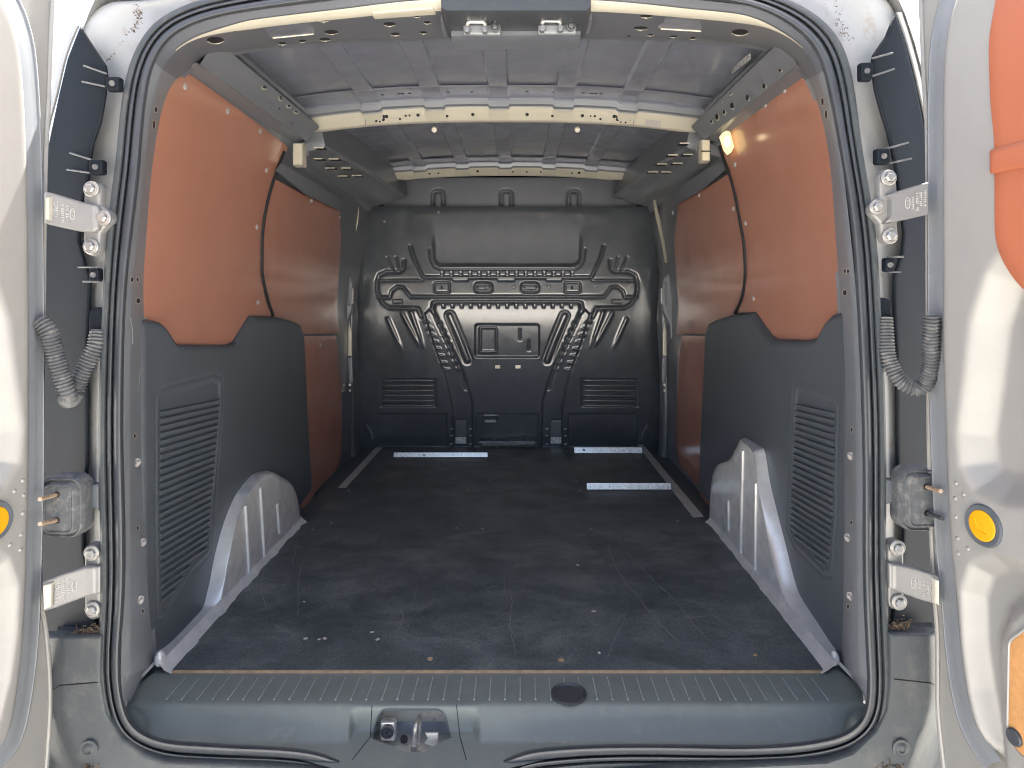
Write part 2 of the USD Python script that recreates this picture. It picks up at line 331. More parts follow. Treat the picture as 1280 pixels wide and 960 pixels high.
for f in np.linspace(0, 1, 14):
    if f < .3: q = A0 + (mid - A0) * (f / .3)
    else:
        g = (f - .3) / .7; q = mid + (A1 - mid) * g
    rows.append(q)
rows = [A0 - [0, .002, 0], A0, A0 + (mid - A0) * .5, mid - (mid - A0) * .12, mid + (A1 - mid) * .04] + [mid + (A1 - mid) * g for g in (.2, .4, .6, .8, .97)] + [A1, A1 + (A1 - mid) * [.0, .05, .0] + [0, .004, 0]]
seg = (ki[:, 1] < 100) & (ki[:, 1] > -100)
R = np.array(rows)
iL, iR = np.where(seg)[0][0], np.where(seg)[0][-1]
obj('pillar_flange', grid_mesh(R[:, :iL + 1]), M['greypaint'], VAN, smooth=45, label='grey inner door pillar on the left of the load bay')
obj('pillar_flange', grid_mesh(R[:, iR:]), M['greypaint'], VAN, smooth=45, label='grey inner door pillar on the right of the load bay')
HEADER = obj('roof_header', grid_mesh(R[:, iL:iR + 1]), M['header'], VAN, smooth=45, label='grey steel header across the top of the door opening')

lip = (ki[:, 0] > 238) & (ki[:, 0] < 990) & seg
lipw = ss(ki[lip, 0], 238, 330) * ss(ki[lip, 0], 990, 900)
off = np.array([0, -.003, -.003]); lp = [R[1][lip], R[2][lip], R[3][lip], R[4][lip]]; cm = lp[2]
obj('header_lip_highlight', grid_mesh(np.array([cm + (q - cm) * (.15 + .85 * lipw)[:, None] + off for q in lp[1:]])), M['bow'], HEADER, smooth=60, label='reflected highlight painted in pale colour along the rear edge of the header')  # reflection on the header paint, put in as a paler colour

# ---------------------------------------------------------------- rear face of the body outside the seal
def strip(keys, n, prof=((0, 0), (.5, 0), (1, 0)), mat='silver_dirty', name='rear_corner_panel', label=None):
    kt = np.linspace(0, 1, len(keys))
    a = PchipInterpolator(kt, np.array([k[0] for k in keys], float))(np.linspace(0, 1, n)); b = PchipInterpolator(kt, np.array([k[1] for k in keys], float))(np.linspace(0, 1, n))
    pa, pb = P(a[:, 0], a[:, 1], a[:, 2]), P(b[:, 0], b[:, 1], b[:, 2])
    rows = [pa + (pb - pa) * f + np.array([0, d, 0]) for f, d in prof]
    return obj(name, grid_mesh(np.array(rows)), M[mat], VAN, smooth=50, label=label)
Lk = [((130, 800, 1.085), (60, 800, 1.22)), ((126, 700, 1.085), (40, 700, 1.22)), ((126, 560, 1.085), (36, 560, 1.22)), ((130, 380, 1.09), (40, 380, 1.22)), ((148, 200, 1.10), (54, 200, 1.20)), ((157, 115, 1.11), (75, 105, 1.16)), ((164, 83, 1.11), (87, 66, 1.16)), ((178, 52, 1.11), (99, 31, 1.165)), ((198, 27, 1.11), (117, 11, 1.17)), ((212, 16, 1.11), (140, 2, 1.17)), ((232, 8, 1.11), (172, 1, 1.17)), ((262, 0, 1.11), (225, -8, 1.17)), ((400, -28, 1.11), (380, -45, 1.17)), ((640, -42, 1.11), (640, -70, 1.17))]
pr = [(0, 0), (.08, .012), (.3, .016), (.5, .012), (.62, .002), (.75, -.006), (.9, -.004), (.985, .004), (1.0, .03)]
strip(Lk, 260, pr, label='pale dirty drip channel at the upper left of the door opening')
def mir(k): # mirror pixel keys about the van centre line at each point's own depth
    def one(q):
        x = (q[0] - 648) * q[2] / F + CX; return ((-x - CX) * F / q[2] + 648, q[1], q[2])
    return (one(k[0]), one(k[1]))
Rk = [((1106, 800, 1.085), (1178, 800, 1.22)), ((1106, 700, 1.085), (1180, 700, 1.22)), ((1105, 560, 1.085), (1180, 560, 1.22)), ((1099, 380, 1.09), (1178, 380, 1.22)), ((1078, 200, 1.10), (1172, 200, 1.20)), ((1069, 135, 1.11), (1156, 132, 1.16)), ((1060, 83, 1.11), (1144, 85, 1.16)), ((1050, 55, 1.11), (1132, 40, 1.165)), ((1038, 37, 1.11), (1121, 13, 1.17)), ((1014, 17, 1.11), (1111, -2, 1.17)), ((984, 3, 1.11), (1070, -18, 1.17)), ((940, -10, 1.11), (1000, -30, 1.17)), ((800, -36, 1.11), (820, -58, 1.17)), ((640, -42, 1.11), (640, -70, 1.17))]
strip(Rk, 260, pr, label='pale dirty drip channel at the upper right of the door opening')

# ---------------------------------------------------------------- inside: side wall backing, roof skin
for s, w in ((-1, 'left'), (1, 'right')):
    hh = np.array([-.78, -.6, -.3, -.05, .1, .3, .41, .44, .56]); xx = np.array([.675, .675, .675, .675, .66, .635, .622, .60, .60])
    rows = [np.stack([s * xx, np.full(len(hh), y), hh + ZC], -1) for y in (1.24, 2.0, 2.75, 3.15)]
    obj('side_frame', grid_mesh(np.array(rows)), M['rail'], VAN, smooth=30, label=f'grey inner body side on the {w}')
def roof_h(x): return .555 - .025 * np.abs((x + .012) / .49) ** 2.6
ribs = [-.375, -.197, -.017, .164, .342]
xs = np.unique(np.concatenate([np.linspace(-.66, .66, 90)] + [np.array([c - .029, c - .0245, c - .022, c + .022, c + .0245, c + .029]) for c in ribs]))
zz = roof_h(xs)
for c in ribs: zz = zz - .008 * (1 - ss(np.abs(xs - c), .0235, .0275))
rows = [np.stack([xs, np.full(len(xs), y), zz + ZC], -1) for y in np.linspace(1.2, 3.1, 24)]
obj('roof_skin', grid_mesh(np.array(rows)), M['roofskin'], VAN, smooth=25, label='dark ribbed steel roof panel over the load bay')

# roof bows: hat section beams across the roof
def bow(D0, x0, x1, sc, label, taper):
    xs = np.linspace(x0, x1, 240); base = roof_h(xs)
    # stepped upper edge: drops under every roof rib
    step = np.zeros_like(xs)
    for c in ribs: step += .007 * (1 - ss(np.abs(xs - c), .024, .031))
    edge = ss(np.abs(xs + .012), taper, taper + .1)
    pts = [(-.105, -.004, 0), (-.100, -.007, .3), (-.016, -.008, .8), (-.012, -.012, 1), (-.010, -.028, 1), (.0, -.031, 1), (.002, -.034, 1), (.008, -.040, .6), (.028, -.062, 0), (.034, -.065, 0), (.046, -.065, 0), (.052, -.060, 0), (.085, -.01, 0), (.12, -.006, 0)]
    rows = [np.stack([xs, D0 + d * sc + 0 * xs, ZC + base + (z * sc - k * step) * (1 - .15 * edge)], -1) for d, z, k in pts]
    B = obj('roof_bow', grid_mesh(np.array(rows[6:11])), M['bow'], VAN, smooth=28, label=label)  # beam is one paint: lit face coloured cream, flange, step and front darker
    obj('bow_flange', grid_mesh(np.array(rows[:4])), M['roofskin'], B, smooth=28)
    obj('bow_step', grid_mesh(np.array(rows[3:7])), M['rail'], B, smooth=28)
    obj('bow_front', grid_mesh(np.array(rows[10:])), M['rail'], B, smooth=28)
    return B
BOW1 = bow(1.885, -.60, .60, 1.0, 'nearer roof cross beam with bolt holes', .5)
BOW2 = bow(2.815, -.52, .52, .9, 'farther roof cross beam with bolt holes', .42)

# cant rails along both roof edges between header, beams and bulkhead
RAILROWS = {}
rail_sec = [(-.640, .405), (-.632, .425), (-.598, .432), (-.590, .428), (-.575, .452), (-.560, .462), (-.556, .470), (-.575, .492), (-.586, .502), (-.584, .510), (-.600, .56)]
for s, w in ((-1, 'left'), (1, 'right')):
    rows = []
    for y, sc in ((1.26, 1.0), (1.9, 1.0)):
        q = np.array(rail_sec); rows.append(np.stack([-s * (q[:, 0] + .03), np.full(len(q), y), q[:, 1] + ZC], -1))
    RAILROWS[s] = np.array(rows); obj('cant_rail', grid_mesh(np.array(rows)), M['rail'], VAN, smooth=30, label=f'grey steel rail along the {w} roof edge near the doors')
    sec2 = [(-.66, .36), (-.640, .385), (-.600, .392), (-.560, .405), (-.545, .412), (-.500, .420), (-.492, .430), (-.50, .470), (-.505, .490), (-.52, .56)]
    q = np.array(sec2); rows = []
    for y, dx in ((1.955, None), (1.96, -.035), (2.3, 0.0), (2.7, .02), (2.98, .035)):
        qq = q if dx is not None else q * 0 + [-.575, .45]; dx = dx or 0.0
        rows.append(np.stack([-s * (qq[:, 0] + dx), np.full(len(q), y), qq[:, 1] + ZC], -1))
    obj('cant_rail', grid_mesh(np.array(rows)), M['rail'], VAN, smooth=30, label=f'grey slotted rail along the {w} roof edge near the bulkhead')

def BD(v): return 2.96 + .13 * np.maximum(0, np.asarray(v, float) - 390) * 2.96 / F
# ---------------------------------------------------------------- bulkhead: one pressed steel sheet
UC, DB = 634.0, 2.96
du = 0.62
U, V_ = np.meshgrid(np.arange(430, 846, du), np.arange(258, 566, du))
a = np.abs(U - UC); up = UC - a
h = np.zeros_like(U)
def groove(pts, w=2.1, dep=.007):
    global h
    d = dseg(up, V_, pts); h -= dep * np.exp(-(d / w) ** 2)
def region(sd, dep, w=3.0):
    global h
    h -= dep * (1 - ss(sd, -w, 0.0))
# upper recessed window, leaning away towards the top
win = rbox(up, V_, 634, 262, 96, 74, 15)
region(win, .014 * ss(V_, 268, 331), 8.0)
groove([(634, 336.5), (550, 336.5), (543, 333), (539, 326), (537, 312)], 1.8, .006)
groove([(634, 347), (529, 347), (517, 323), (513, 308)], 2.0, .008)
groove([(527.6, 350.5), (473, 351)], 1.7, .005)
groove([(505, 326), (504, 336), (500, 340), (482, 340), (474, 344), (471, 352), (471, 362), (473, 371), (479, 380), (487, 385), (522, 385.5), (527, 396)], 2.2, .008)
groove([(495, 322), (499, 338)], 1.6, .005); groove([(484, 322), (491, 338)], 1.6, .005)
groove([(473, 371.6), (487, 371.6), (489, 364), (496, 358.5), (504, 359), (509, 366), (513, 371.2), (634, 371)], 1.9, .007)
for c in (575.7,):
    region(rbox(up, V_, c, 350.5, 10.5, 2.6, 1.5), .006, 1.8)
region(rbox(U, V_, 633, 350.5, 11.5, 2.6, 1.5), .006, 1.8)
sq = rbox(up, V_, 552, 359.5, 9.6, 6.6, 3); h -= .005 * np.exp(-(sq / 1.3) ** 2)
for c in (604.3, 662.7):
    ov = rbox(U, V_, c, 359.4, 14, 9, 7); h -= .012 * (1 - ss(ov, -5.5, -.5)) ; region(rbox(U, V_, c, 359.4, 9, 4, 3), -.010, 2.5)
for k in range(-8, 9):
    h -= .0045 * np.exp(-(((U - UC - k * 11.6) / 2.2) ** 4)) * np.exp(-((V_ - 341.8) / 3.0) ** 4) * (np.abs(k) < 8)
    h -= .0045 * np.exp(-(((U - UC - k * 11.4) / 2.0) ** 4)) * np.exp(-((V_ - 382.5) / 2.6) ** 4)
groove([(634, 377.5), (545, 377.5), (541, 379), (540, 385), (546, 400), (560, 430), (575, 460), (583, 485)], 2.1, .008)
# pill shaped slanted beads
pill = dseg(up, V_, [(562, 395), (574, 424), (584, 450)])
h += .006 * np.exp(-(pill / 3.0) ** 4) - .006 * np.exp(-((pill - 5.4) / 1.6) ** 2) * ss(V_, 470, 420)
# leg channels
leg = inpoly(up, V_, [(529, 392), (537, 384), (552, 404), (568, 436), (583, 470), (592, 503), (593, 562), (564, 562), (564, 510), (556, 472), (541, 432)])
region(leg, .013, 3.5)
for t in np.linspace(0, 1, 8):
    for (x0, y0, x1, y1) in ((549, 402, 574, 462), (533, 402, 558, 462)):
        h += .004 * np.exp(-(((up - x0 - (x1 - x0) * t) / 4.0) ** 4)) * np.exp(-((V_ - y0 - (y1 - y0) * t) / 1.6) ** 2)
# slanted shoulder beads
for q in ([(485, 399), (503, 440)], [(503, 392), (524, 432)], [(514, 390), (529, 434)]):
    d = dseg(up, V_, q); h += .006 * np.exp(-(d / 2.4) ** 2) * ss(V_, 442, 415)
region(rbox(up, V_, 497, 377, 7, 3.2, 1), .004, 1.5)
# hatch
ha = rbox(U, V_, 634, 426, 41.5, 22, 5); region(ha, .008, 3.0)
h += .004 * np.exp(-(rbox(U, V_, 610.5, 424.5, 10, 15.5, 2) / 1.5) ** 2)
h -= .004 * np.exp(-(dseg(U, V_, [(650, 413), (650, 424)]) / 1.6) ** 2) + .004 * np.exp(-(dseg(U, V_, [(661, 427), (661, 437)]) / 1.6) ** 2)
# louvres
for c0, c1 in ((474, 546), (725, 799)):
    sd = rbox(U, V_, (c0 + c1) / 2, 491, (c1 - c0) / 2, 19, 2)
    region(sd, .004, 2.5)
# toe panels below
for c0, c1 in ((471, 559), (594, 674), (709, 797)):
    region(rbox(U, V_, (c0 + c1) / 2, 538, (c1 - c0) / 2, 22, 2), .006, 2.0)
h -= .007 * np.exp(-(dseg(U, V_, [(600, 551), (668, 551)]) / 1.8) ** 2)
h += .004 * np.exp(-(rbox(U, V_, 613.5, 524, 8.5, 4, 2) / 1.4) ** 2)
lean = .30 * .5 * ((331 - V_) + np.sqrt((331 - V_) ** 2 + 60)) * DB / F + .065 * ((V_ - 390) + np.sqrt((V_ - 390) ** 2 + 40)) * DB / F        # upper part leans forward
crn = np.maximum(0, np.abs(U - UC) - 178) / 28.0
Dg = DB + lean - h + .09 * crn ** 2
obj_b = grid_mesh(P(U, V_, Dg))
BULK = obj('bulkhead', obj_b, M['bulk'], VAN, smooth=True, label='glossy black pressed steel bulkhead with louvres and hatch')
for c0, c1 in ((474, 546), (725, 799)):
    for k in range(6):
        vv = 475.5 + 6.3 * k; uu = np.linspace(c0 + 3, c1 - 3, 24); q = P(uu, vv, DB + .13 * (vv - 390) * DB / F - .003)
        rr_ = .0075 * np.minimum(1, np.sqrt(np.clip(1 - (np.abs(np.linspace(-1, 1, 24)) ** 14), 0.02, 1)))
        obj('louvre', tube(q, rr_, 12), M['bulk'], BULK, smooth=60)
# header panel above the bulkhead
U2, V2 = np.meshgrid(np.arange(480, 796, .8), np.arange(222, 276, .8)); h2 = 0 * U2
for c in (547.5, 633, 717.5):
    h2 -= .010 * np.exp(-((rbox(U2, V2, c, 256, 6.5, 17, 5)) / 2.2) ** 2)
D2 = 3.03 - h2
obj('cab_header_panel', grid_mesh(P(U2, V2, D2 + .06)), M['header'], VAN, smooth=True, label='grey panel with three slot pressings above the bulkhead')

# ---------------------------------------------------------------- load floor
zf = -.685
floor_poly = [(-.592, 1.222), (.592, 1.222), (.598, 1.5), (.606, 1.97), (.590, 2.02), (.590, 2.965), (-.590, 2.965), (-.590, 2.02), (-.606, 1.97), (-.598, 1.5)]
fp = Polygon(floor_poly)
def sheet(y0, y1, dz):
    m = trimesh.creation.extrude_polygon(fp.intersection(shapely.box(-1, y0, 1, y1)), .009, engine='earcut'); m.apply_translation((0, 0, ZC + zf - .009 + dz)); return m
FLOOR2 = obj('plywood_floor', sheet(1.9355, 3, -.0006), M['ply_far'], VAN, smooth=False, label='smoother black plywood floor sheet near the bulkhead')
FLOOR = obj('plywood_floor', sheet(1, 1.934, 0), M['ply'], VAN, smooth=False, label='scuffed dusty black plywood floor sheet near the doors')
obj('floor_edge', box((1.184, .002, .0085), (0, 1.2205, ZC + zf - .0050)), M['woodedge'], FLOOR, smooth=False, label='bare wood edge of the plywood')
obj('floor_pan', box((1.36, 1.95, .01), (0, 2.14, ZC + zf - .02)), M['plastic'], VAN, smooth=False, label='dark floor pan beside the plywood')
def on_floor(u, v, dz=0.0):
    D = (-zf) * F / (np.asarray(v, float) - 366); q = P(u, v, D); q[..., 2] += dz; return q
for (u, v, r) in ((537.5, 824, .0055), (701.5, 825, .0055), (944, 819, .0035)):
    obj('floor_screw', disc(r, .0015, on_floor(u, v), (0, 0, 1)), M['woodedge'], FLOOR)
for (u, v) in ((391, 662), (414, 654), (571, 660), (603, 661), (739, 661), (584, 612), (611, 602), (611, 613), (720, 602), (725, 613), (847, 651), (617, 574), (436, 613)):
    obj('floor_screw', disc(.004, .0012, on_floor(u, v), (0, 0, 1)), M['rivet'], FLOOR)
rng = np.random.default_rng(7)
def ribbon(pts, w, z=.0006, n=40, jit=.0012):
    p = resample([on_floor(u, v) for u, v in pts], n); t = np.gradient(p, axis=0)[:, :2]; t /= np.linalg.norm(t, axis=1, keepdims=True)
    nn = np.stack([-t[:, 1], t[:, 0], 0 * t[:, 0]], -1); p = p + nn * (rng.normal(0, jit, (n, 1)))
    p[:, 2] = ZC + zf + z; ww = (w * (.35 + .9 * rng.random((n, 1))))
    return grid_mesh(np.array([p - nn * ww / 2, p + nn * ww / 2]))
scr = [([(760, 681), (768, 705), (778, 722), (795, 742), (812, 765), (835, 790), (853, 807)], .0022), ([(772, 668), (780, 685), (795, 703), (820, 728), (845, 753), (865, 778), (890, 803), (917, 815)], .0016),
       ([(835, 776), (862, 772), (890, 770), (905, 778), (912, 783)], .0022), ([(786, 752), (780, 775), (765, 808), (758, 825)], .0014), ([(635, 735), (640, 755), (637, 775), (641, 800), (645, 816)], .0018),
       ([(500, 762), (503, 775), (494, 793)], .0018), ([(582, 700), (595, 720), (614, 742)], .0012), ([(372, 672), (369, 690), (365, 707)], .0018), ([(381, 697), (375, 715), (373, 740), (373, 770)], .0018),
       ([(331, 710), (327, 730), (330, 752), (333, 758)], .0016), ([(362, 722), (352, 738)], .0022), ([(520, 733), (517, 750), (512, 757)], .0014), ([(755, 655), (760, 668), (764, 680)], .001), ([(630, 721), (632, 745)], .0012)]
for pts, w in scr: obj('scratch', ribbon(pts, w), M['scratch'], FLOOR, smooth=False)
fine = []
for k in range(70):
    u0, v0 = rng.uniform(330, 980), rng.uniform(640, 826); L = rng.uniform(6, 30); an = rng.uniform(-.7, .7) + (np.pi / 2 if rng.random() < .4 else 0)
    fine.append(ribbon([(u0, v0), (u0 + L * .5 * math.cos(an), v0 + L * .25 * math.sin(an) + rng.normal(0, 1)), (u0 + L * math.cos(an), v0 + L * .5 * math.sin(an))], .0008, .0005, 8))
obj('fine_scratch', cat_(fine), M['scratch'], FLOOR, smooth=False, kind='stuff')

# aluminium angles on the floor: upright strips and flat edge strips
def angle(u0, u1, vb, vt, name='floor_angle', label=None):
    a, b = on_floor(u0, vb), on_floor(u1, vb); hgt = (vb - vt) * a[1] / F
    L = b[0] - a[0]; c = (a + b) / 2
    m = [box((L, .003, hgt), (0, 0, 0), .0006), box((L, .028, .003), (c[0], c[1] + .017, ZC + zf + .002), .0006)]
    m[0].apply_transform(trimesh.transformations.rotation_matrix(-.24, (1, 0, 0))); m[0].apply_translation((c[0], c[1] + .0015 + hgt * .12, ZC + zf + hgt / 2 + .001))
    return obj(name, cat_(m), M['alu'], VAN, smooth=False, label=label), a, hgt
p1, a, hg = angle(492, 609.5, 572, 566.2, label='white aluminium angle strip across the floor at the front left')
obj('strip_hole', disc(.0045, .0006, P(530, 569, a[1] - .001)), M['bolt'], p1)
p2, a, hg = angle(718, 803, 567, 559.8, label='white aluminium angle strip across the floor at the front right')
obj('strip_hole', disc(.004, .0006, P(730, 562.5, a[1] - .001)), M['hole'], p2)
p3, a, hg = angle(733.5, 839, 612.5, 604.5, label='white aluminium angle strip across the floor nearer the doors')
for k in range(9): obj('strip_hole', disc(.0017, .0006, P(738 + 12.1 * k, 608.5, a[1] - .001)), M['bolt'], p3)
def flat(quad, label):
    q = np.array([on_floor(u, v, .003) for u, v in quad]); b = q.copy(); b[:, 2] -= .0026
    m = trimesh.convex.convex_hull(np.vstack([q, b])); return obj('edge_strip', m, M['alu_worn'], VAN, smooth=False, label=label)
flat([(423, 610), (432.5, 610), (478, 560), (470, 560)], 'worn flat metal strip along the left floor edge')
e = flat([(797, 556.5), (804, 556.5), (879, 646), (866, 647)], 'worn flat metal strip along the right floor edge')
obj('floor_screw', disc(.004, .0012, on_floor(871, 643, .003), (0, 0, 1)), M['rivet'], e)

# ---------------------------------------------------------------- side lining boards (orange), trim panels (black), arches
def ctr_mirror_u(u, D): return None
def board(px, side, thick, mat, name, label, res=.03, rad=.004, w0=None, h=None):
    w0 = thick if w0 is None else w0
    dh = wall_hit([p[0] for p in px], [p[1] for p in px], side, w0)
    poly = smooth_poly(dh, rad); ed = edge_dist(poly)
    hf = h or (lambda a, b: thick - .0015 * (1 - ss(ed(a, b), 0, .002)))
    return obj(name, relief(poly, res, hf, wall_pt(side), back=-.002, res2=.012), mat, VAN, smooth=30, label=label)
lr = [(176, 440), (176, 300), (186, 200), (205, 110), (222, 92), (233, 89), (300, 137), (357, 180.5), (361, 186), (352, 200), (343, 220), (336, 244), (330, 272), (327, 305), (327, 335), (331, 362), (340, 391), (343, 440)]
board(lr, -1, .006, M['orange'], 'lining_board', 'large orange lining board on the left wall near the doors')
rr = [(1068, 440), (1060, 300), (1046, 200), (1020, 110), (1006, 92), (994, 84), (972, 90), (905, 158), (897, 190), (905, 200), (912, 217), (920, 248), (926, 280), (931, 310), (932, 340), (930, 365), (921, 388), (918, 440)]
board(rr, 1, .006, M['orange'], 'lining_board', 'large orange lining board on the right wall with the lit lamp')
lf = [(320, 440), (324, 300), (337, 232), (341, 222), (380, 243), (425, 262), (427, 300), (424, 345), (424, 412), (424, 417.5), (380, 417.5), (380, 440)]
board(lf, -1, .003, M['orange'], 'lining_board', 'smaller orange lining board on the left wall beside the bulkhead')
rf = [(938, 440), (936, 300), (918, 225), (911, 217), (880, 236), (847, 255), (842, 300), (845, 345), (846, 412), (846, 417.5), (884, 417.5), (884, 440)]
board(rf, 1, .003, M['orange'], 'lining_board', 'smaller orange lining board on the right wall beside the bulkhead')
ll = [(370, 420), (420, 420), (424, 440), (427, 480), (428, 560), (424, 582), (410, 600), (394, 615), (385, 640), (370, 640)]
board(ll, -1, .003, M['orange'], 'lining_board', 'narrow lower orange lining board on the left wall')
rl = [(890, 420), (852, 420), (848, 440), (846, 480), (845, 560), (849, 580), (862, 596), (872, 608), (880, 640), (890, 640)]
board(rl, 1, .003, M['orange'], 'lining_board', 'narrow lower orange lining board on the right wall')

for px, s in (([(355, 190), (344, 218), (336, 244), (330, 272), (327, 305), (327, 335), (331, 362), (341, 394)], -1), ([(900, 183), (905, 198), (912, 217), (920, 248), (926, 280), (931, 310), (932, 340), (929, 367), (919, 391)], 1)):
    q = resample(px, 50); dh = wall_hit(q[:, 0], q[:, 1], s, .006); obj('board_edge_trim', tube(wall_pt(s)(dh[:, 0], dh[:, 1], np.full(50, .006)), .0055, 8), M['hole'], VAN, smooth=50, label='black edge strip where two lining boards meet on the ' + ('left' if s < 0 else 'right'))
# plastic rivets in the lining
def on_wall(u, v, side, w=0.006):
    D, hh = wall_hit(u, v, side, w); return np.array([side * (W(hh) - w), D, hh + ZC])
for side, lst, w in ((-1, [(231, 108), (284, 139), (325, 164), (333, 213), (321, 284), (322, 378)], .006), (-1, [(389, 251), (425, 272), (400, 431)], .003), (1, [(981, 113), (957, 131), (919, 206), (932, 279), (942, 373)], .006), (1, [(874, 244), (841, 266), (917, 261), (864, 403)], .003)):
    for (u, v) in lst:
        obj('lining_rivet', disc(.0065, .003, on_wall(u, v, side, w), (-side, 0, 0), 14), M['rivet'], VAN)

# black trim panel with a ribbed vent
def trim(px, side, vent, name, label, extra=None):
    dh = wall_hit([p[0] for p in px], [p[1] for p in px], side, .022)
    poly = smooth_poly(dh, .012); ed = edge_dist(poly)
    vp = wall_hit([p[0] for p in vent], [p[1] for p in vent], side, .022)
    vpl = Polygon(vp)
    lo, hi = vp.min(0), vp.max(0)
    def hf(a, b):
        e = ed(a, b); h = .022 - .014 * (1 - np.sqrt(np.clip(1 - (1 - np.clip(e / .016, 0, 1)) ** 2, 0, 1)))
        sd = inpoly(a, b, [tuple(q) for q in vp])
        h = h - .0022 * np.exp(-((sd - .006) / .0022) ** 2)
        h = h - .004 * (1 - ss(sd, -.012, -.004)) * (sd < 0)
        return h
    p = obj(name, relief(poly, .0042, hf, wall_pt(side), back=-.002, res2=.005, rings=(.002, .005, .009, .014)), M['plastic'], VAN, smooth=40, label=label)
    core = vpl.buffer(-.011)
    x0, y0, x1, y1 = core.bounds
    sl, pitch, c = -.07, .0138, y0 - .2
    while c < y1 + .3:
        ln = LineString([(x0 - .1, c - sl * .1), (x1 + .1, c + sl * (x1 + .1 - x0))]).intersection(core)
        c += pitch
        if ln.is_empty or ln.length < .03 or ln.geom_type != 'LineString': continue
        (a0, b0), (a1, b1) = ln.coords[0], ln.coords[-1]
        if max(b0, b1) > y1 - .022: continue
        rows = []
        for db, o in ((.0062, .0165), (.0056, .0215), (.0042, .0235), (.002, .0225), (-.0062, .0168)):
            rows.append(wall_pt(side)(np.linspace(a0, a1, 8), np.linspace(b0, b1, 8) + db, np.full(8, o)))
        rows = np.array(rows); caps = np.concatenate([rows[:, :1] * 0 + rows[:, :1].mean(0), rows, rows[:, -1:] * 0 + rows[:, -1:].mean(0)], 1)
        obj('vent_slat', grid_mesh(caps), M['plastic'], p, smooth=40)
    return p
lt = [(180.5, 830), (177, 398), (192, 400), (204, 402), (212, 409), (224, 428), (231, 431), (290, 431), (298, 427), (306, 414), (318, 394.5), (350, 396), (368, 401), (377, 405), (382, 418), (384, 470), (388, 550), (392, 612), (372, 640), (330, 700), (250, 790)]
lv = [(197, 497), (203, 489), (268, 471), (277, 475), (278, 500), (272, 570), (262, 690), (240, 712), (208, 768), (199, 770), (197, 650)]
TL = trim(lt, -1, lv, 'quarter_trim', 'black plastic trim panel with ribbed vent on the left wall')
rt = [(1058, 830), (1060, 390), (1050, 389), (1036, 393), (1028, 402), (1018, 421), (1006, 425), (965, 424), (958, 419), (950, 408), (938, 390), (918, 391), (892, 400), (884, 404), (880, 418), (878, 470), (874, 550), (872, 612), (892, 640), (930, 700), (1010, 790)]
rv = [(1046, 510), (1040, 500), (1000, 481), (993, 485), (992, 510), (988, 590), (985, 660), (993, 680), (1028, 715), (1038, 716), (1043, 650)]
TR = trim(rt, 1, rv, 'quarter_trim', 'black plastic trim panel with ribbed vent on the right wall')

# wheel arches
def arch(side, outer_, inner_, Xf, name, label, beads):
    """outer_: outline where the arch meets the wall, inner_: outline of its flat face (photo pixels)"""
    o = wall_hit([p[0] for p in outer_], [p[1] for p in outer_], side, .018); i = plane_hit([p[0] for p in inner_], [p[1] for p in inner_], side * Xf)
    n = 160
    kt = np.linspace(0, 1, len(o)); o = PchipInterpolator(kt, o)(np.linspace(0, 1, n)); kt = np.linspace(0, 1, len(i)); i = PchipInterpolator(kt, i)(np.linspace(0, 1, n))
    po = np.stack([side * (W(o[:, 1]) - .010), o[:, 0], o[:, 1] + ZC], -1); pi = np.stack([np.full(n, side * Xf), i[:, 0], i[:, 1] + ZC], -1)
    rows = []
    for t in np.linspace(0, 1, 14):
        th = t * math.pi / 2
        # quarter-round from wall to face
        q = np.empty_like(po); wx = math.sin(th); wy = 1 - math.cos(th)
        q[:, 0] = po[:, 0] + (pi[:, 0] - po[:, 0]) * wx
        q[:, 1:] = po[:, 1:] + (pi[:, 1:] - po[:, 1:]) * wy
        rows.append(q)
    rim = grid_mesh(np.array(rows))
    # flat face with pressed beads
    fpoly = Polygon(list(map(tuple, i)) + [(i[-1, 0], zf - .03), (i[0, 0], zf - .03)]).buffer(0)
    bd = [plane_hit([b[0][0], b[1][0]], [b[0][1], b[1][1]], side * Xf) for b in beads]
    def hf(a, b):
        h = 0 * a
        return h
    if fpoly.geom_type != 'Polygon': fpoly = max(fpoly.geoms, key=lambda g: g.area)
    face = relief(fpoly, .006, hf, lambda a, b, h: np.stack([side * (Xf - h), a, b + ZC], -1), res2=.006)
    A = obj(name, cat_([rim, face]), M['arch'], VAN, smooth=50, label=label)
    for q in bd:
        t_ = np.linspace(0, 1, 24)[:, None]; ab = q[0] + (q[1] - q[0]) * t_
        obj('pressed_bead', tube(np.stack([np.full(24, side * (Xf - .0005)), ab[:, 0], ab[:, 1] + ZC], -1), .0042, 10), M['arch'], A, smooth=50)
    return A
arch(-1, [(190, 815), (214, 800), (249, 763), (258, 735), (267, 691), (280, 647), (296, 613), (314, 593), (330, 588), (349, 596), (363, 609), (369, 632), (371, 655)],
     [(203, 836), (225, 812), (274, 760), (279, 735), (286, 697), (297, 650), (311, 619), (324, 604), (335, 601), (350, 603), (361, 613), (367, 632), (370, 655)], .613, 'wheel_arch', 'rounded silver wheel arch on the left', [((306.5, 632), (311, 717)), ((325, 610), (330, 695)), ((346, 630), (349, 666))])
arch(1, [(1047, 812), (1023, 776), (1002, 743), (984, 679), (973, 637), (964, 600), (960, 575), (956, 560), (934, 547), (925, 561), (917, 574), (901, 582), (894, 602), (891, 655)],
     [(1034, 836), (1010, 800), (980, 747), (963, 690), (954, 640), (947, 605), (944, 580), (942, 568), (933, 556), (925, 564), (917, 576), (902, 584), (896, 602), (892, 655)], .613, 'wheel_arch', 'tall peaked silver wheel arch on the right', [((945, 604), (944, 715)), ((929, 563), (926, 695)), ((911, 625), (911, 664))])
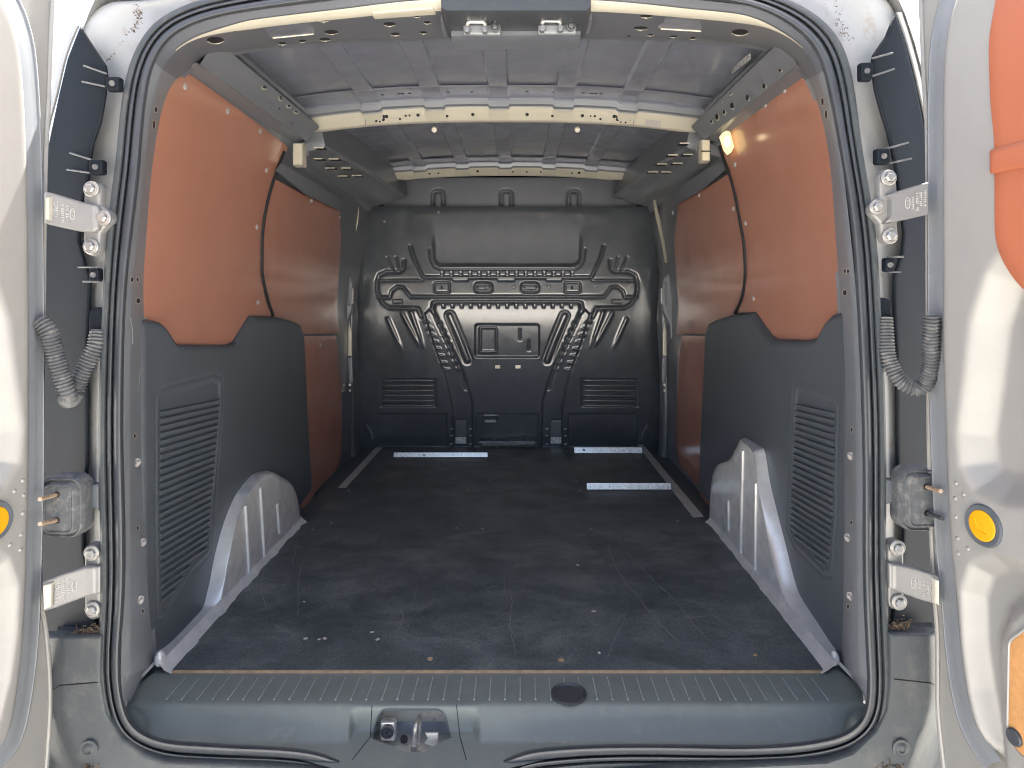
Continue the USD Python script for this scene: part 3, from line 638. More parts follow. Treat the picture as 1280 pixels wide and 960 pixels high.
# sloping galvanised strips between arch and plywood, with sealant lumps at the front end
for side, w in ((-1, 'left'), (1, 'right')):
    ys = np.linspace(1.215, 2.02, 40); wob = .002 * np.sin(ys * 40) + .0015 * np.sin(ys * 97)
    r0 = np.stack([side * (.588 + .012 * (ys - 1.2)) + wob, ys, np.full(40, ZC + zf - .004)], -1)
    r1 = np.stack([side * (.600 + .012 * (ys - 1.2)) + wob, ys, np.full(40, ZC + zf + .006) + wob], -1)
    r2 = np.stack([side * (.613 + .004 * (ys - 1.2)), ys, np.full(40, ZC + zf + .014)], -1)
    r3 = np.stack([np.full(40, side * .66), ys, np.full(40, ZC + zf + .018)], -1)
    obj('arch_foot_strip', grid_mesh(np.array([r0, r1, r2])), M['arch'], VAN, smooth=50, label=f'silver seam strip at the foot of the {w} wheel arch')
for (u, v, D, s) in ((200, 823, 1.225, 1), (1043, 823, 1.25, 1)):
    m = trimesh.creation.icosphere(3, .011); m.vertices *= [.8, 1, 1.3]; m.vertices += .003 * (meshkit.noise(m.vertices * 90)[:, None] - .5); m.apply_translation(P(u, v, D))
    obj('seam_end_cap', m, M['arch'], VAN, smooth=True)

# ---------------------------------------------------------------- helpers for parts read off the picture at a known depth
def pxplate(poly, Df, thick, mat, name, parent=VAN, bev=2.5, res=4.0, label=None, hfun=None, back=None, smooth=40, res2=None):
    """plate whose face follows the outline poly (photo pixels) at depth Df (number or function of u, v), rounded at its rim"""
    poly = poly if isinstance(poly, Polygon) else Polygon(poly).buffer(0)
    if poly.geom_type != 'Polygon': poly = max(poly.geoms, key=lambda g: g.area)
    ed = edge_dist(poly); D = Df if callable(Df) else (lambda a, b: Df + 0 * a)
    b = min(bev, .99)
    def hf(a, c):
        e = np.clip(ed(a, c) / bev, 0, 1); h = -thick * .6 * (1 - np.sqrt(1 - (1 - e) ** 2))
        return h + (hfun(a, c) if hfun else 0)
    m = relief(poly, res, hf, lambda a, c, h: P(a, c, D(a, c)) - np.stack([0 * a, h, 0 * a], -1), back=-thick if back is None else back, res2=res2 or min(res, max(bev * .7, 1.2)), rings=(bev * .15, bev * .45, bev * 1.0))
    return obj(name, m, M[mat], parent, smooth=smooth, label=label)
def rrect(u0, v0, u1, v1, r): return shapely.box(u0 + r, v0 + r, u1 - r, v1 - r).buffer(r, quad_segs=4)
def hexbolt(at, r, parent, axis=(0, -1, 0), mat='bolt', label=None, wash=True):
    ms = [place(lathe([(0, .6 * r), (r * .45, .62 * r), (r * .62, .5 * r), (r * .62, -.003), (0, -.003)], 6), at, axis)]
    if wash: ms.append(place(lathe([(r * .6, .16 * r), (r * .92, .14 * r), (r, .05 * r), (r, -.003), (0, -.003)], 20), at, axis))
    return obj('bolt', cat_(ms), M[mat], parent, smooth=30, label=label)
from scipy.interpolate import LinearNDInterpolator
def surfD(pts):
    q = np.asarray(pts, float).reshape(-1, 3)
    uv = np.stack([(q[:, 0] - CX) * F / q[:, 1] + 648, 366 - (q[:, 2] - ZC) * F / q[:, 1]], -1)
    return LinearNDInterpolator(uv, q[:, 1])
def decal(poly, Df, mat, name, parent, off=.0012, label=None, res=3.0):
    poly = poly if isinstance(poly, Polygon) else Polygon(poly)
    m = relief(poly, res, 0.0, lambda a, c, h: P(a, c, np.nan_to_num(Df(a, c), nan=1.3) - off), res2=min(res, 1.5))
    return obj(name, m, M[mat], parent, smooth=False, label=label)
def ell(u, v, a, b): return Point(0, 0).buffer(1, quad_segs=8).__class__([(u + a * math.cos(t), v + b * math.sin(t)) for t in np.linspace(0, 2 * np.pi, 18)[:-1]])

SZ = .6905   # sill plate below the camera
# ---------------------------------------------------------------- sill trim with treads and latch recess
def smax(a, b, k=.004): return .5 * (a + b + np.sqrt((a - b) ** 2 + k * k))
def smin(a, b, k=.004): return .5 * (a + b - np.sqrt((a - b) ** 2 + k * k))
def sillD(u, v):
    plate = SZ * F / (v - 366); ramp = 1.9164 / (1.086 + (v - 366) / F)
    wc = ss(u, 430, 452) * ss(u, 612, 588)
    hard = ss(u, 436, 444) * ss(u, 600, 592)
    q = ramp + (1.123 - ramp) * np.maximum(hard, .0 * wc) 
    endr = .02 * ss(u, 190, 160) + .02 * ss(u, 1052, 1078)
    ledge = .731 * F / (v - 366)
    return smin(smax(plate, q + endr * ss(v, 880, 920), .005), ledge, .004)
sp_ = Polygon([(196, 838.5), (640, 838.5), (1046, 836), (1060, 846), (1082, 866), (1090, 890), (1078, 925), (1000, 940), (860, 942), (700, 944), (655, 956), (610, 966), (520, 968), (430, 964), (370, 948), (230, 944), (180, 930), (146, 900), (152, 880), (170, 858)])
notch = Polygon([(482, 888), (546, 888), (552, 890), (556, 896), (562, 922), (548, 930), (530, 940), (506, 940), (490, 932), (466, 924), (466, 921), (473, 896), (477, 890)])
SILL = obj('sill_trim', relief(sp_.difference(notch), 3.5, 0.0, lambda a, b, h: P(a, b, sillD(a, b)), res2=2.5), M['sill'], VAN, smooth=45, label='ribbed black plastic sill trim with latch recess')
ribm = []
for x in np.arange(-.559, .562, .02605):
    u1 = 648 + (x - CX) * F / 1.138
    y0 = 1.137 if not (688 < u1 < 740) else (1.185 if 694 < u1 < 735 else 1.137)
    if y0 > 1.18: ribm.append(box((.0022, 1.205 - y0, .002), (x, (1.205 + y0) / 2, ZC - SZ + .0016), .0008)); continue
    ribm.append(box((.0022, 1.205 - y0, .002), (x, (1.205 + y0) / 2, ZC - SZ + .0016), .0008)); s = trimesh.creation.icosphere(1, .0021); s.vertices[:, 2] *= .6; s.apply_translation((x, y0 + .001, ZC - SZ + .002)); ribm.append(s)
obj('tread_ribs', cat_(ribm), M['sill_rib'], SILL, smooth=30, kind='stuff')
c0 = P(711, 868.5, SZ * F / 502.5) + [0, 0, .0012]
cp = [lathe([(.0305, 0), (.031, .0022), (.029, .003), (.027, .0015), (.0255, -.0005)], 36), lathe([(0, .0006), (.0255, -.0002)], 36)]
for m_ in cp: m_.apply_translation(c0)
obj('sill_cap', cat_(cp), M['rubber'], SILL, smooth=40, label='round blanking cap in the sill')
for pts in ([(465, 881), (463, 921)], [(570.5, 881), (575, 921)], [(575, 921), (583, 950)], [(463, 921), (440, 950)]):
    q = resample(pts, 12); obj('panel_line', tube(P(q[:, 0], q[:, 1], sillD(q[:, 0], q[:, 1]) - .0002), .0007, 5), M['hole'], SILL)
bz = resample([(464, 922), (472, 896), (476, 889.5), (482, 887), (546, 887), (552, 889), (557, 896), (563, 922)], 50, spline=False)
obj('latch_bezel', tube(P(bz[:, 0], bz[:, 1], sillD(bz[:, 0], bz[:, 1]) - .0006), .0016, 6), M['plastic'], SILL)
# latch well: back plate, shelf, striker and connector
def slab(quad, t=.002): 
    q = np.array(quad, float); return trimesh.convex.convex_hull(np.vstack([q, q + [0, t, -t]]))
zb = ZC
LP = thing('latch_well', None, None, parent=VAN)
obj('back_plate', cat_([slab([P(460, 880, 1.150), P(570, 880, 1.150), P(570, 902, 1.162), P(460, 902, 1.162)])]), M['zinc'], LP, smooth=False)
obj('rear_wall', slab([P(455, 901, 1.163), P(575, 901, 1.163), P(575, 920, 1.155), P(455, 920, 1.155)]), M['rail'], LP, smooth=False)
obj('shelf_plate', slab([P(452, 917, 1.157), P(578, 917, 1.157), P(575, 946, 1.09), P(455, 946, 1.09)], .003), M['zinc'], LP, smooth=False)
pxplate(rrect(475, 903.5, 494, 927, 2.5), 1.118, .012, 'alu', 'socket_plate', LP, bev=1.5, res=3)
cc = P(484.5, 913.5, 1.117)
obj('socket', cat_([place(lathe([(.0112, 0), (.0112, .004), (.0098, .0045), (.0085, .002), (.0085, 0)], 28), cc), place(lathe([(0, .0015), (.0085, .0015)], 28), cc), place(lathe([(.004, .002), (.004, .0045), (.0025, .0045), (.0025, .0018)], 16), cc)]), M['rubber'], LP, smooth=30)
st = resample(np.array([P(517.5, 936, 1.098), P(518.5, 918, 1.098), P(519.5, 908, 1.10), P(523, 899, 1.115), P(525, 896, 1.14)]), 24)
obj('striker', cat_([tube(st, .0038, 12), tube(np.array([P(525, 898, 1.135), P(524.5, 918, 1.135), P(524, 932, 1.13)]), .0035, 10), tube(np.array([P(517.5, 938, 1.097), P(517.5, 931, 1.097)]), .006, 12)]), M['bolt'], LP, smooth=40, label='bright steel striker loop')
obj('bolt', disc(.006, .003, P(505, 924, 1.125), (0, -.5, .9)), M['hole'], LP)
pxplate([(531, 917), (548, 917), (547, 931), (540, 934), (530, 930), (534, 924)], 1.108, .004, 'zinc', 'latch_tab', LP, bev=1.5, res=3, label='crumpled bright tab')

# ---------------------------------------------------------------- header: holes, catch box with two strikers
HD = surfD(np.array([r[iL:iR + 1] for r in R])[3:])
for poly in (ell(269, 50, 11, 4), ell(925, 40, 10.5, 3.5)):
    decal(poly, HD, 'hole', 'header_hole', HEADER); b = poly.bounds; u, v = (b[0] + b[2]) / 2, (b[1] + b[3]) / 2
    q = np.array([(u - 11 + 22 * t, v + 4.6 * math.sin(math.pi * t) ** .6) for t in np.linspace(.06, .94, 24)]); obj('hole_rim', tube(P(q[:, 0], q[:, 1], HD(q[:, 0], q[:, 1]) - .001), .0012, 6), M['bow'], HEADER)
for pts, edge in (([(330, 33), (338, 30), (384, 30), (391, 36), (392, 42), (344, 47), (338, 44)], [(341, 47.5), (392, 42.5)]), ([(824, 34), (834, 24), (870, 24), (876, 31), (876, 38), (826, 35.5)], [(826, 36), (876, 39)])):
    decal(Polygon(pts).buffer(1.5), HD, 'roofskin', 'header_cutout', HEADER); q = resample(edge, 20, spline=False)
    obj('cutout_rim', tube(P(q[:, 0], q[:, 1], HD(q[:, 0], q[:, 1]) - .0015), .0017, 8), M['bow'], HEADER, label='bright lower edge of the cut-out')
for (u, v, a, b, rim) in ((353, 54, 5, 1.8, 1), (378, 51, 5, 1.5, 1), (404, 25, 8, 2, 1), (414, 40, 9, 2.6, 1), (406, 49, 7, 2, 1), (521, 20, 4.5, 1.6, 1), (534, 28, 4.5, 1.6, 1), (487, 30, 8, 2.4, 1), (494, 42.5, 6, 2, 1), (529, 40.5, 5, 1.6, 1), (293, 39, 2, 1, 0), (808, 20, 8, 2, 1), (801, 35, 9, 2.2, 1), (866, 47.5, 4, 1.4, 1), (842, 45.5, 5, 1.3, 1), (813, 43.5, 4, 1.2, 1), (786, 45, 3, 1, 0), (883, 24, 1.5, .8, 0)):
    decal(ell(u, v, a, b), HD, 'hole', 'header_hole', HEADER, res=2)
    if rim:
        q = np.array([(u - a + 2 * a * t, v + (b + .4) * math.sin(math.pi * t) ** .6) for t in np.linspace(.1, .9, 14)]); obj('hole_rim', tube(P(q[:, 0], q[:, 1], HD(q[:, 0], q[:, 1]) - .0012), .0009, 5), M['bow'], HEADER)
# step left of the catch box, its light put in as cream colour
pxplate([(464, 14), (542, 7), (543, 12), (465, 18)], lambda u, v: 1.13 + 0 * u, .02, 'bow', 'header_step', HEADER, bev=1.5, res=3)
CB = pxplate([(548, -40), (742, -40), (741, 8), (735, 16), (556, 16), (549, 10)], 1.112, .12, 'rubber', 'catch_box', bev=3, res=6, label='black plastic door catch box under the header')
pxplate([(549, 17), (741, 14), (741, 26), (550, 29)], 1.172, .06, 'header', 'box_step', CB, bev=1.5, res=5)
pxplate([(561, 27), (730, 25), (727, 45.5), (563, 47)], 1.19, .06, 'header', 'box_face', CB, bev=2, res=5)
for (u0, v0, u1, v1) in ((579, 14.5, 626, 43), (672.5, 13, 720.5, 42)):
    k = pxplate(rrect(u0, v0, u1, v1, 2), 1.166, .006, 'greypaint', 'striker_plate', CB, bev=1.2, res=4)
    w = u1 - u0; x0 = u0 + .11 * w; x1 = u0 + .58 * w
    q = resample([(x0, v0 + 24), (x0, v0 + 16), (x0 + 3, v0 + 13), (x1 - 3, v0 + 13), (x1, v0 + 16), (x1, v0 + 24)], 30)
    obj('striker_loop', tube(P(q[:, 0], q[:, 1], 1.150), .0032, 10), M['alu'], CB, smooth=40)
    for x in (x0, x1): obj('striker_foot', disc(.0052, .012, P(x, v0 + 24.5, 1.161)), M['rail'], CB)
    pc = P(u0 + .85 * w, v0 + 20, 1.16)
    obj('buffer_pin', cat_([place(lathe([(0, .013), (.004, .012), (.005, .008), (.0085, .006), (.0085, 0)], 18), pc, (0, -1, -.25)), tube(np.array([pc + [0, -.012, .002], pc + [0, -.014, .012]]), .002, 8)]), M['rubber'], CB, smooth=40)
    obj('pin_tip', disc(.002, .002, pc + [0, -.016, .012]), M['chip'], CB)

# pillar holes and screws
PL, PR = surfD(R[:, :iL + 1]), surfD(R[:, iR:])
pil = [p for p in sorted(USED) if 'pillar_flange' in p]
for (u, v, a, b) in ((195, 137, 1.8, 3.6), (192.5, 156, 1.4, 6), (165, 349.5, 1.6, 3.4), (172, 349.5, 1.4, 3), (173, 376, 2.6, 3.4), (168.5, 545, 1.3, 3), (172, 660, 1.3, 3), (178.5, 764, 1.3, 3)):
    decal(ell(u, v, a + .9, b + 1), PL, 'bow', 'hole_rim', pil[0], .001, res=2); decal(ell(u, v, a, b), PL, 'hole', 'pillar_hole', pil[0], .002, res=2)
for (u, v, a, b) in ((1028, 127, 1.6, 5), (1032.5, 143, 1.4, 6), (1056, 339, 1.4, 3), (1060, 339, 1.4, 3), (1056, 366, 2.4, 3.6), (1064.5, 537, 1.3, 3), (1064, 653, 1.3, 2.6), (1060, 758, 1.3, 3)):
    decal(ell(u, v, a + .9, b + 1), PR, 'bow', 'hole_rim', pil[1], .001, res=2); decal(ell(u, v, a, b), PR, 'hole', 'pillar_hole', pil[1], .002, res=2)
for lst, S, par, s in (([(170, 578), (177, 678), (174, 750)], PL, pil[0], 1), ([(1065, 570), (1061, 672), (1064, 745)], PR, pil[1], -1)):
    for (u, v) in lst:
        at = P(u, v, float(S(u, v))); obj('panel_screw', cat_([place(lathe([(0, .008), (.003, .0075), (.004, .004), (.0075, .0025), (.0075, -.002)], 14), at, (s * .85, -.5, 0))]), M['rivet'], par, smooth=40)
for u0, v0, u1, v1, par, S in ((163, 398, 166, 430, pil[0], PL), (175, 462, 172, 490, pil[0], PL)):
    q = resample([(u0, v0), ((u0 + u1) / 2 + 1, (v0 + v1) / 2), (u1, v1)], 10); obj('scratch', tube(P(q[:, 0], q[:, 1], S(q[:, 0], q[:, 1]) - .0003), .0006, 5), M['silver_dirty'], par)
# bright sealer line at the foot of each pillar
for pts, S, par in (([(193, 829), (186, 836), (172, 851), (160, 868), (155.5, 882)], PL, pil[0]), ([(1049, 829), (1058, 838), (1070, 851), (1080, 864), (1081.5, 878)], PR, pil[1])):
    q = resample(pts, 30); D = np.interp(np.arange(30), [0, 29], [1.235, 1.085]); obj('sealer_bead', tube(P(q[:, 0], q[:, 1], D - .004), .0030, 8), M['arch'], par, smooth=40)

# ---------------------------------------------------------------- bow holes, end brackets, rail slots, far pillars
def bowD(D0, sc):
    return lambda u, v: D0 + .012 * sc + (.040 * sc) * np.clip((v - V0(u)) / 16.0, 0, 1)
def bow_at(u, f, D0, sc):
    """point on the cream face: f from 0 (upper edge) to 1 (lower edge)"""
    D = D0 + (.004 + .0255 * f) * sc; x = (u - 648) * D / F + CX; return np.array([x, D, ZC + roof_h(x) + (-.0365 - .0275 * f) * sc])
nb = np.array([0, -.74, -.67])
def bowhole(u, f, r, D0, sc, par, mat='hole'): obj('bolt_hole', disc(r, .0008, bow_at(u, f, D0, sc), nb, 12), M[mat], par)
for (u, f, r) in ((463, .45, .0045), (470, .7, .0045), (475, .8, .003), (500, .7, .0035), (507, .45, .0035), (512, .45, .003), (522.5, .45, .005), (559, .6, .004), (591, .5, .005), (659, .5, .005), (690.5, .6, .004), (728, .5, .005), (738.5, .5, .0025), (743.5, .5, .0035), (750.5, .7, .0035), (776, .85, .0025), (782, .85, .003), (788.5, .55, .0045)): bowhole(u, f, r, 1.885, 1.0, BOW1)
for u in (479, 772): 
    for d in (-4, 0, 4): bowhole(u + d, .42, .0055, 1.885, 1.0, BOW1)
    bowhole(u, .65, .005, 1.885, 1.0, BOW1)
for (u, f, r) in ((525, .5, .004), (530, .5, .0035), (537, .5, .004), (548, .5, .004), (586, .5, .004), (597, .4, .006), (641, .5, .004), (658.5, .5, .004), (676, .5, .004), (715, .5, .004), (724, .4, .006), (737, .5, .004)): bowhole(u, f, r, 2.815, .9, BOW2)
for u in (543, 721.5): obj('rubber_plug', disc(.008, .01, P(u, 161.5, 1.965), (0, -.8, -.5)), M['chip'], BOW1)
for u in (478, 498, 503, 512, 560, 590, 659, 692, 729, 740, 745, 752, 782): x_ = (u - 648) * 1.83 / F + CX; obj('bolt_hole', disc(.0042, .0008, np.array([x_, 1.83, ZC + roof_h(x_) - .0078]), (0, 0, -1), 12), M['hole'], BOW1)
for u in (457, 792): q = np.array([bow_at(u, f, 1.885, 1.0) + nb * .0005 for f in np.linspace(-.05, 1, 8)]); obj('weld_seam', tube(q, .001, 5), M['rail'], BOW1)
pq = [bow_at(u, f, 1.885, 1.0) + nb * .001 for u, f in ((807, .45), (826, .45), (826, .98), (807, .98))]; obj('label_patch', trimesh.convex.convex_hull(np.array(pq + [p - nb * .0012 for p in pq])), M['rivet'], BOW1, smooth=False, label='grey paper patch on the beam')
rails = [p for p in sorted(USED) if 'cant_rail' in p]
for lst, s in (([(398.6, 184.5), (397.8, 198.3), (417, 198.6), (412.5, 210), (432.5, 210), (428, 220), (446, 219.5)], -1), ([(856, 179), (841, 193.6), (860, 193), (827.5, 205), (847, 204), (816, 215), (833, 215)], 1)):
    par = rails[1] if s < 0 else rails[3]
    for (u, v) in lst:
        D = .395 * F / (366 - v); c = P(u, v, D); L = 12.5 * D / F; obj('slot_edge', box((L, .003, .0035), c, .001), M['bow'], par); obj('slot', box((L, .03, .002), c + [0, .018, .001]), M['hole'], par, smooth=False)
for s, lst in ((-1, [(289, 93, 2, 2), (313, 115, 2, 4.5), (337, 131, 3, 4), (349, 137, 1.5, 2.5), (331, 109, 3, 2), (355, 147, 2, 4), (360, 153, 1.2, 2), (365, 153, 1.5, 2.5), (352, 122, 3, 3), (362, 132, 3, 2), (371, 139, 3, 2)]), (1, [(975, 88, 2, 2), (955, 108, 2, 4), (934, 122, 2, 4), (915, 132, 2.5, 4), (905, 140, 1.5, 3), (896, 146, 2, 4), (889, 152, 1.5, 2), (912, 116, 3, 2), (900, 126, 3, 2)])):
    rw = RAILROWS[s]; fine_ = np.concatenate([rw[0][None] + (rw[1] - rw[0])[None] * t for t in np.linspace(0, 1, 14)]); RS = surfD(fine_.reshape(14, -1, 3)[:, 2:9])
    par = rails[0] if s < 0 else rails[2]
    for (u, v, a_, b_) in lst: decal(ell(u, v, a_, b_), RS, 'hole', 'rail_hole', par, .003, res=2); decal(ell(u + s * .8, v + .8, a_ + .7, b_ + .7), RS, 'bow', 'hole_rim', par, .0015, res=2)
obj('serrated_strip', cat_([box((.004, .030, .012), P(914 + 3.4 * k, 89 - 2.6 * k, 1.60 - .03 * k)) for k in range(7)]), M['alu'], rails[2], smooth=False, kind='stuff')
for (u0, v0, u1, v1, w) in ((365, 178, 379, 207, 'left'), (876.5, 173.5, 888.5, 202, 'right')):
    b = pxplate(rrect(u0, v0, u1, v1, 1.5), 1.86, .03, 'bow', 'belt_bracket', bev=1.6, res=4, label=f'small pale metal bracket hanging from the {w} end of the near roof beam')
    e = 1 if u0 < 600 else -1; q = resample([((u1 if e > 0 else u0) + e * 1, v0 + 3), ((u1 if e > 0 else u0) + e * 5, v0 + 3), ((u1 if e > 0 else u0) + e * 6, v0 + 17)], 10); obj('clip_wire', tube(P(q[:, 0], q[:, 1], 1.87), .0016, 6), M['rail'], b)
obj('bracket_strap', box((.027, .002, .003), P(882.5, 189, 1.856)), M['hole'], b, smooth=False)
for pts, w in (([(447, 256), (446, 270), (443, 287), (439, 303), (436.5, 325), (435.5, 335)], 'left'), ([(818, 250), (820, 262), (824, 280), (828, 300), (831, 318), (832, 328)], 'right')):
    q = resample(pts, 30); wd = np.interp(np.arange(30), [0, 8, 22, 29], [1.6, 2.6, 1.8, 1.6]); obj('pillar_edge_strip', cat_([grid_mesh(np.array([P(q[:, 0] - wd, q[:, 1], 2.80), P(q[:, 0] - wd * .3, q[:, 1], 2.795), P(q[:, 0] + wd, q[:, 1], 2.80)]))]), M['bow'], VAN, smooth=40, label=f'pale ragged sealed edge of the door pillar at the {w} of the bulkhead')
for s, k in ((-1, lambda u: u), (1, lambda u: 1268 - u)):
    w = 'left' if s < 0 else 'right'
    pp = [(426, 262), (444, 252), (450, 262), (440, 330), (444, 400), (440, 480), (441, 560), (448, 590), (432, 596), (430, 560), (429, 440), (425, 420), (424, 345)]
    a_ = pxplate([(k(u), v) for u, v in pp], 2.86, .05, 'rail', 'door_pillar', bev=5, res=7, label=f'dark door pillar at the {w} of the bulkhead')
    b_ = pxplate([(k(u), v) for u, v in [(421, 328), (431, 340), (439.5, 348), (440, 388), (431, 408), (430.5, 424), (421, 424), (423, 345)]], 2.79, .02, 'greypaint', 'belt_guide_cover', bev=2.5, res=5, label=f'grey moulded cover on the {w} door pillar')
    pxplate([(k(u), v) for u, v in [(434.5, 351), (440, 351), (440, 382), (434.5, 382)]], 2.788, .004, 'rail', 'cover_inset', b_, bev=1.5, res=4)
    obj('latch_strip', box((.006, .003, .065), P(k(441), 370, 2.80), .001), M['alu'], a_)
    q = [(k(436.5), 400), (k(439.5), 416), (k(439.5), 445), (k(434.5), 445), (k(434.5), 416)]
    pxplate(q, 2.80, .004, 'bow', 'pillar_plate', a_, bev=1, res=4)
    pxplate([(k(434), 446), (k(440), 446), (k(441), 478), (k(436), 480)], 2.80, .004, 'rail', 'pillar_plate', a_, bev=1, res=4)
    obj('bolt', disc(.006, .004, P(k(437.5), 481, 2.79)), M['alu'], a_); obj('bolt', disc(.005, .004, P(k(437.5), 488, 2.79)), M['alu'], a_)
    q = resample([(k(458), 531), (k(463), 538), (k(466), 549)], 12); obj('belt_arc', tube(P(q[:, 0], q[:, 1], 2.9), .003, 6), M['rail'], a_)
# rail above the small lining boards
for px, s in (([(343, 213), (350, 203), (372, 216), (400, 232), (426, 250), (426, 264), (381, 243)], -1), ([(908, 211), (902, 200), (880, 214), (862, 226), (846, 240), (845, 256), (880, 236)], 1)):
    pxplate(px, (lambda u, v, s=s: wall_hit(u, v, s, .012)[..., 0]), .01, 'rail', 'window_rail', bev=3, res=5, label='grey rail above the small lining board on the ' + ('left' if s < 0 else 'right'))
# bulkhead fittings
for k_ in (576, 695):
    pxplate([(k_ - 7, 526), (k_ + 7, 526), (k_ + 7, 555), (k_ - 7, 555)], lambda u, v: BD(v) - .008, .006, 'rail', 'anchor_bracket', BULK, bev=1.5, res=4)
    obj('anchor_plate', box((.048, .004, .030), P(k_, 550.5, BD(550.5) - .018), .001), M['alu'], BULK); obj('slot', box((.036, .004, .006), P(k_, 526, BD(526) - .018), .001), M['rail'], BULK)
    for dv in (536, 544.5, 555):
        for du_ in (-11.5, 12): obj('tab', box((.012, .003, .005), P(k_ + du_, dv, BD(dv) - .012), .001), M['alu_worn'], BULK)
for u in (622, 647.5): obj('pale_clip', box((.023, .004, .015), P(u, 458.5, BD(458.5) - .006), .001), M['bow'], BULK)
pxplate([(603, 556), (668, 555), (672, 560), (599, 561)], lambda u, v: BD(v) - .02 - .010 * (560 - v), .02, 'alu', 'floor_ledge', BULK, bev=1, res=4, label='bright metal ledge at the foot of the bulkhead')
for u in (617, 636, 656): obj('ledge_rib', box((.005, .008, .035), P(u - 2, 547, BD(547) - .004), .001), M['bulk'], BULK); obj('ledge_rib', box((.005, .008, .035), P(u + 2, 547, BD(547) - .004), .001), M['bulk'], BULK)
for (u, v, r) in ((642, 359, .010), (686, 358.5, .010), (745.6, 357, .010), (789, 356, .011), (609, 359.4, .010)):
    obj('screw_head', cat_([place(lathe([(r, 0), (r, .003), (r * .8, .0035), (r * .7, .002), (0, .002)], 20), P(u, v, 2.952))]), M['bulk'], BULK, smooth=30)
for u in (552, 715): obj('slot', box((.008, .004, .014), P(u, 359.5, 2.953)), M['hole'], BULK, smooth=False)
for (u, v) in ((548, 265.5), (480.5, 277), (540, 374)): obj('white_plug', disc(.005, .003, P(u, v, 2.93)), M['rivet'], BULK)

# ---------------------------------------------------------------- interior lamp
LAMP = pxplate([(901, 170), (905, 164.5), (909, 162.5), (913.5, 164), (918.5, 183), (915, 190), (911, 192.5), (906.5, 187)], lambda u, v: wall_hit(u, v, 1, .022)[..., 0], .014, 'lamp', 'interior_lamp', bev=2.0, res=3, label='small lit interior lamp with a warm lens')
pxplate(ell(909.5, 177, 3.6, 6.5), lambda u, v: wall_hit(u, v, 1, .0245)[..., 0], .003, 'lampcore', 'bulb', LAMP, bev=1.5, res=2)
lt_ = UsdLux.SphereLight.Define(stage, LAMP + '/lamp_light'); lt_.CreateRadiusAttr(.008); lt_.CreateIntensityAttr(0.5); lt_.CreateColorAttr(Gf.Vec3f(1, .8, .45)); UsdGeom.Xformable(lt_).AddTranslateOp().Set(Gf.Vec3d(*map(float, P(909.5, 177, float(wall_hit(909.5, 177, 1, .05)[0])))))

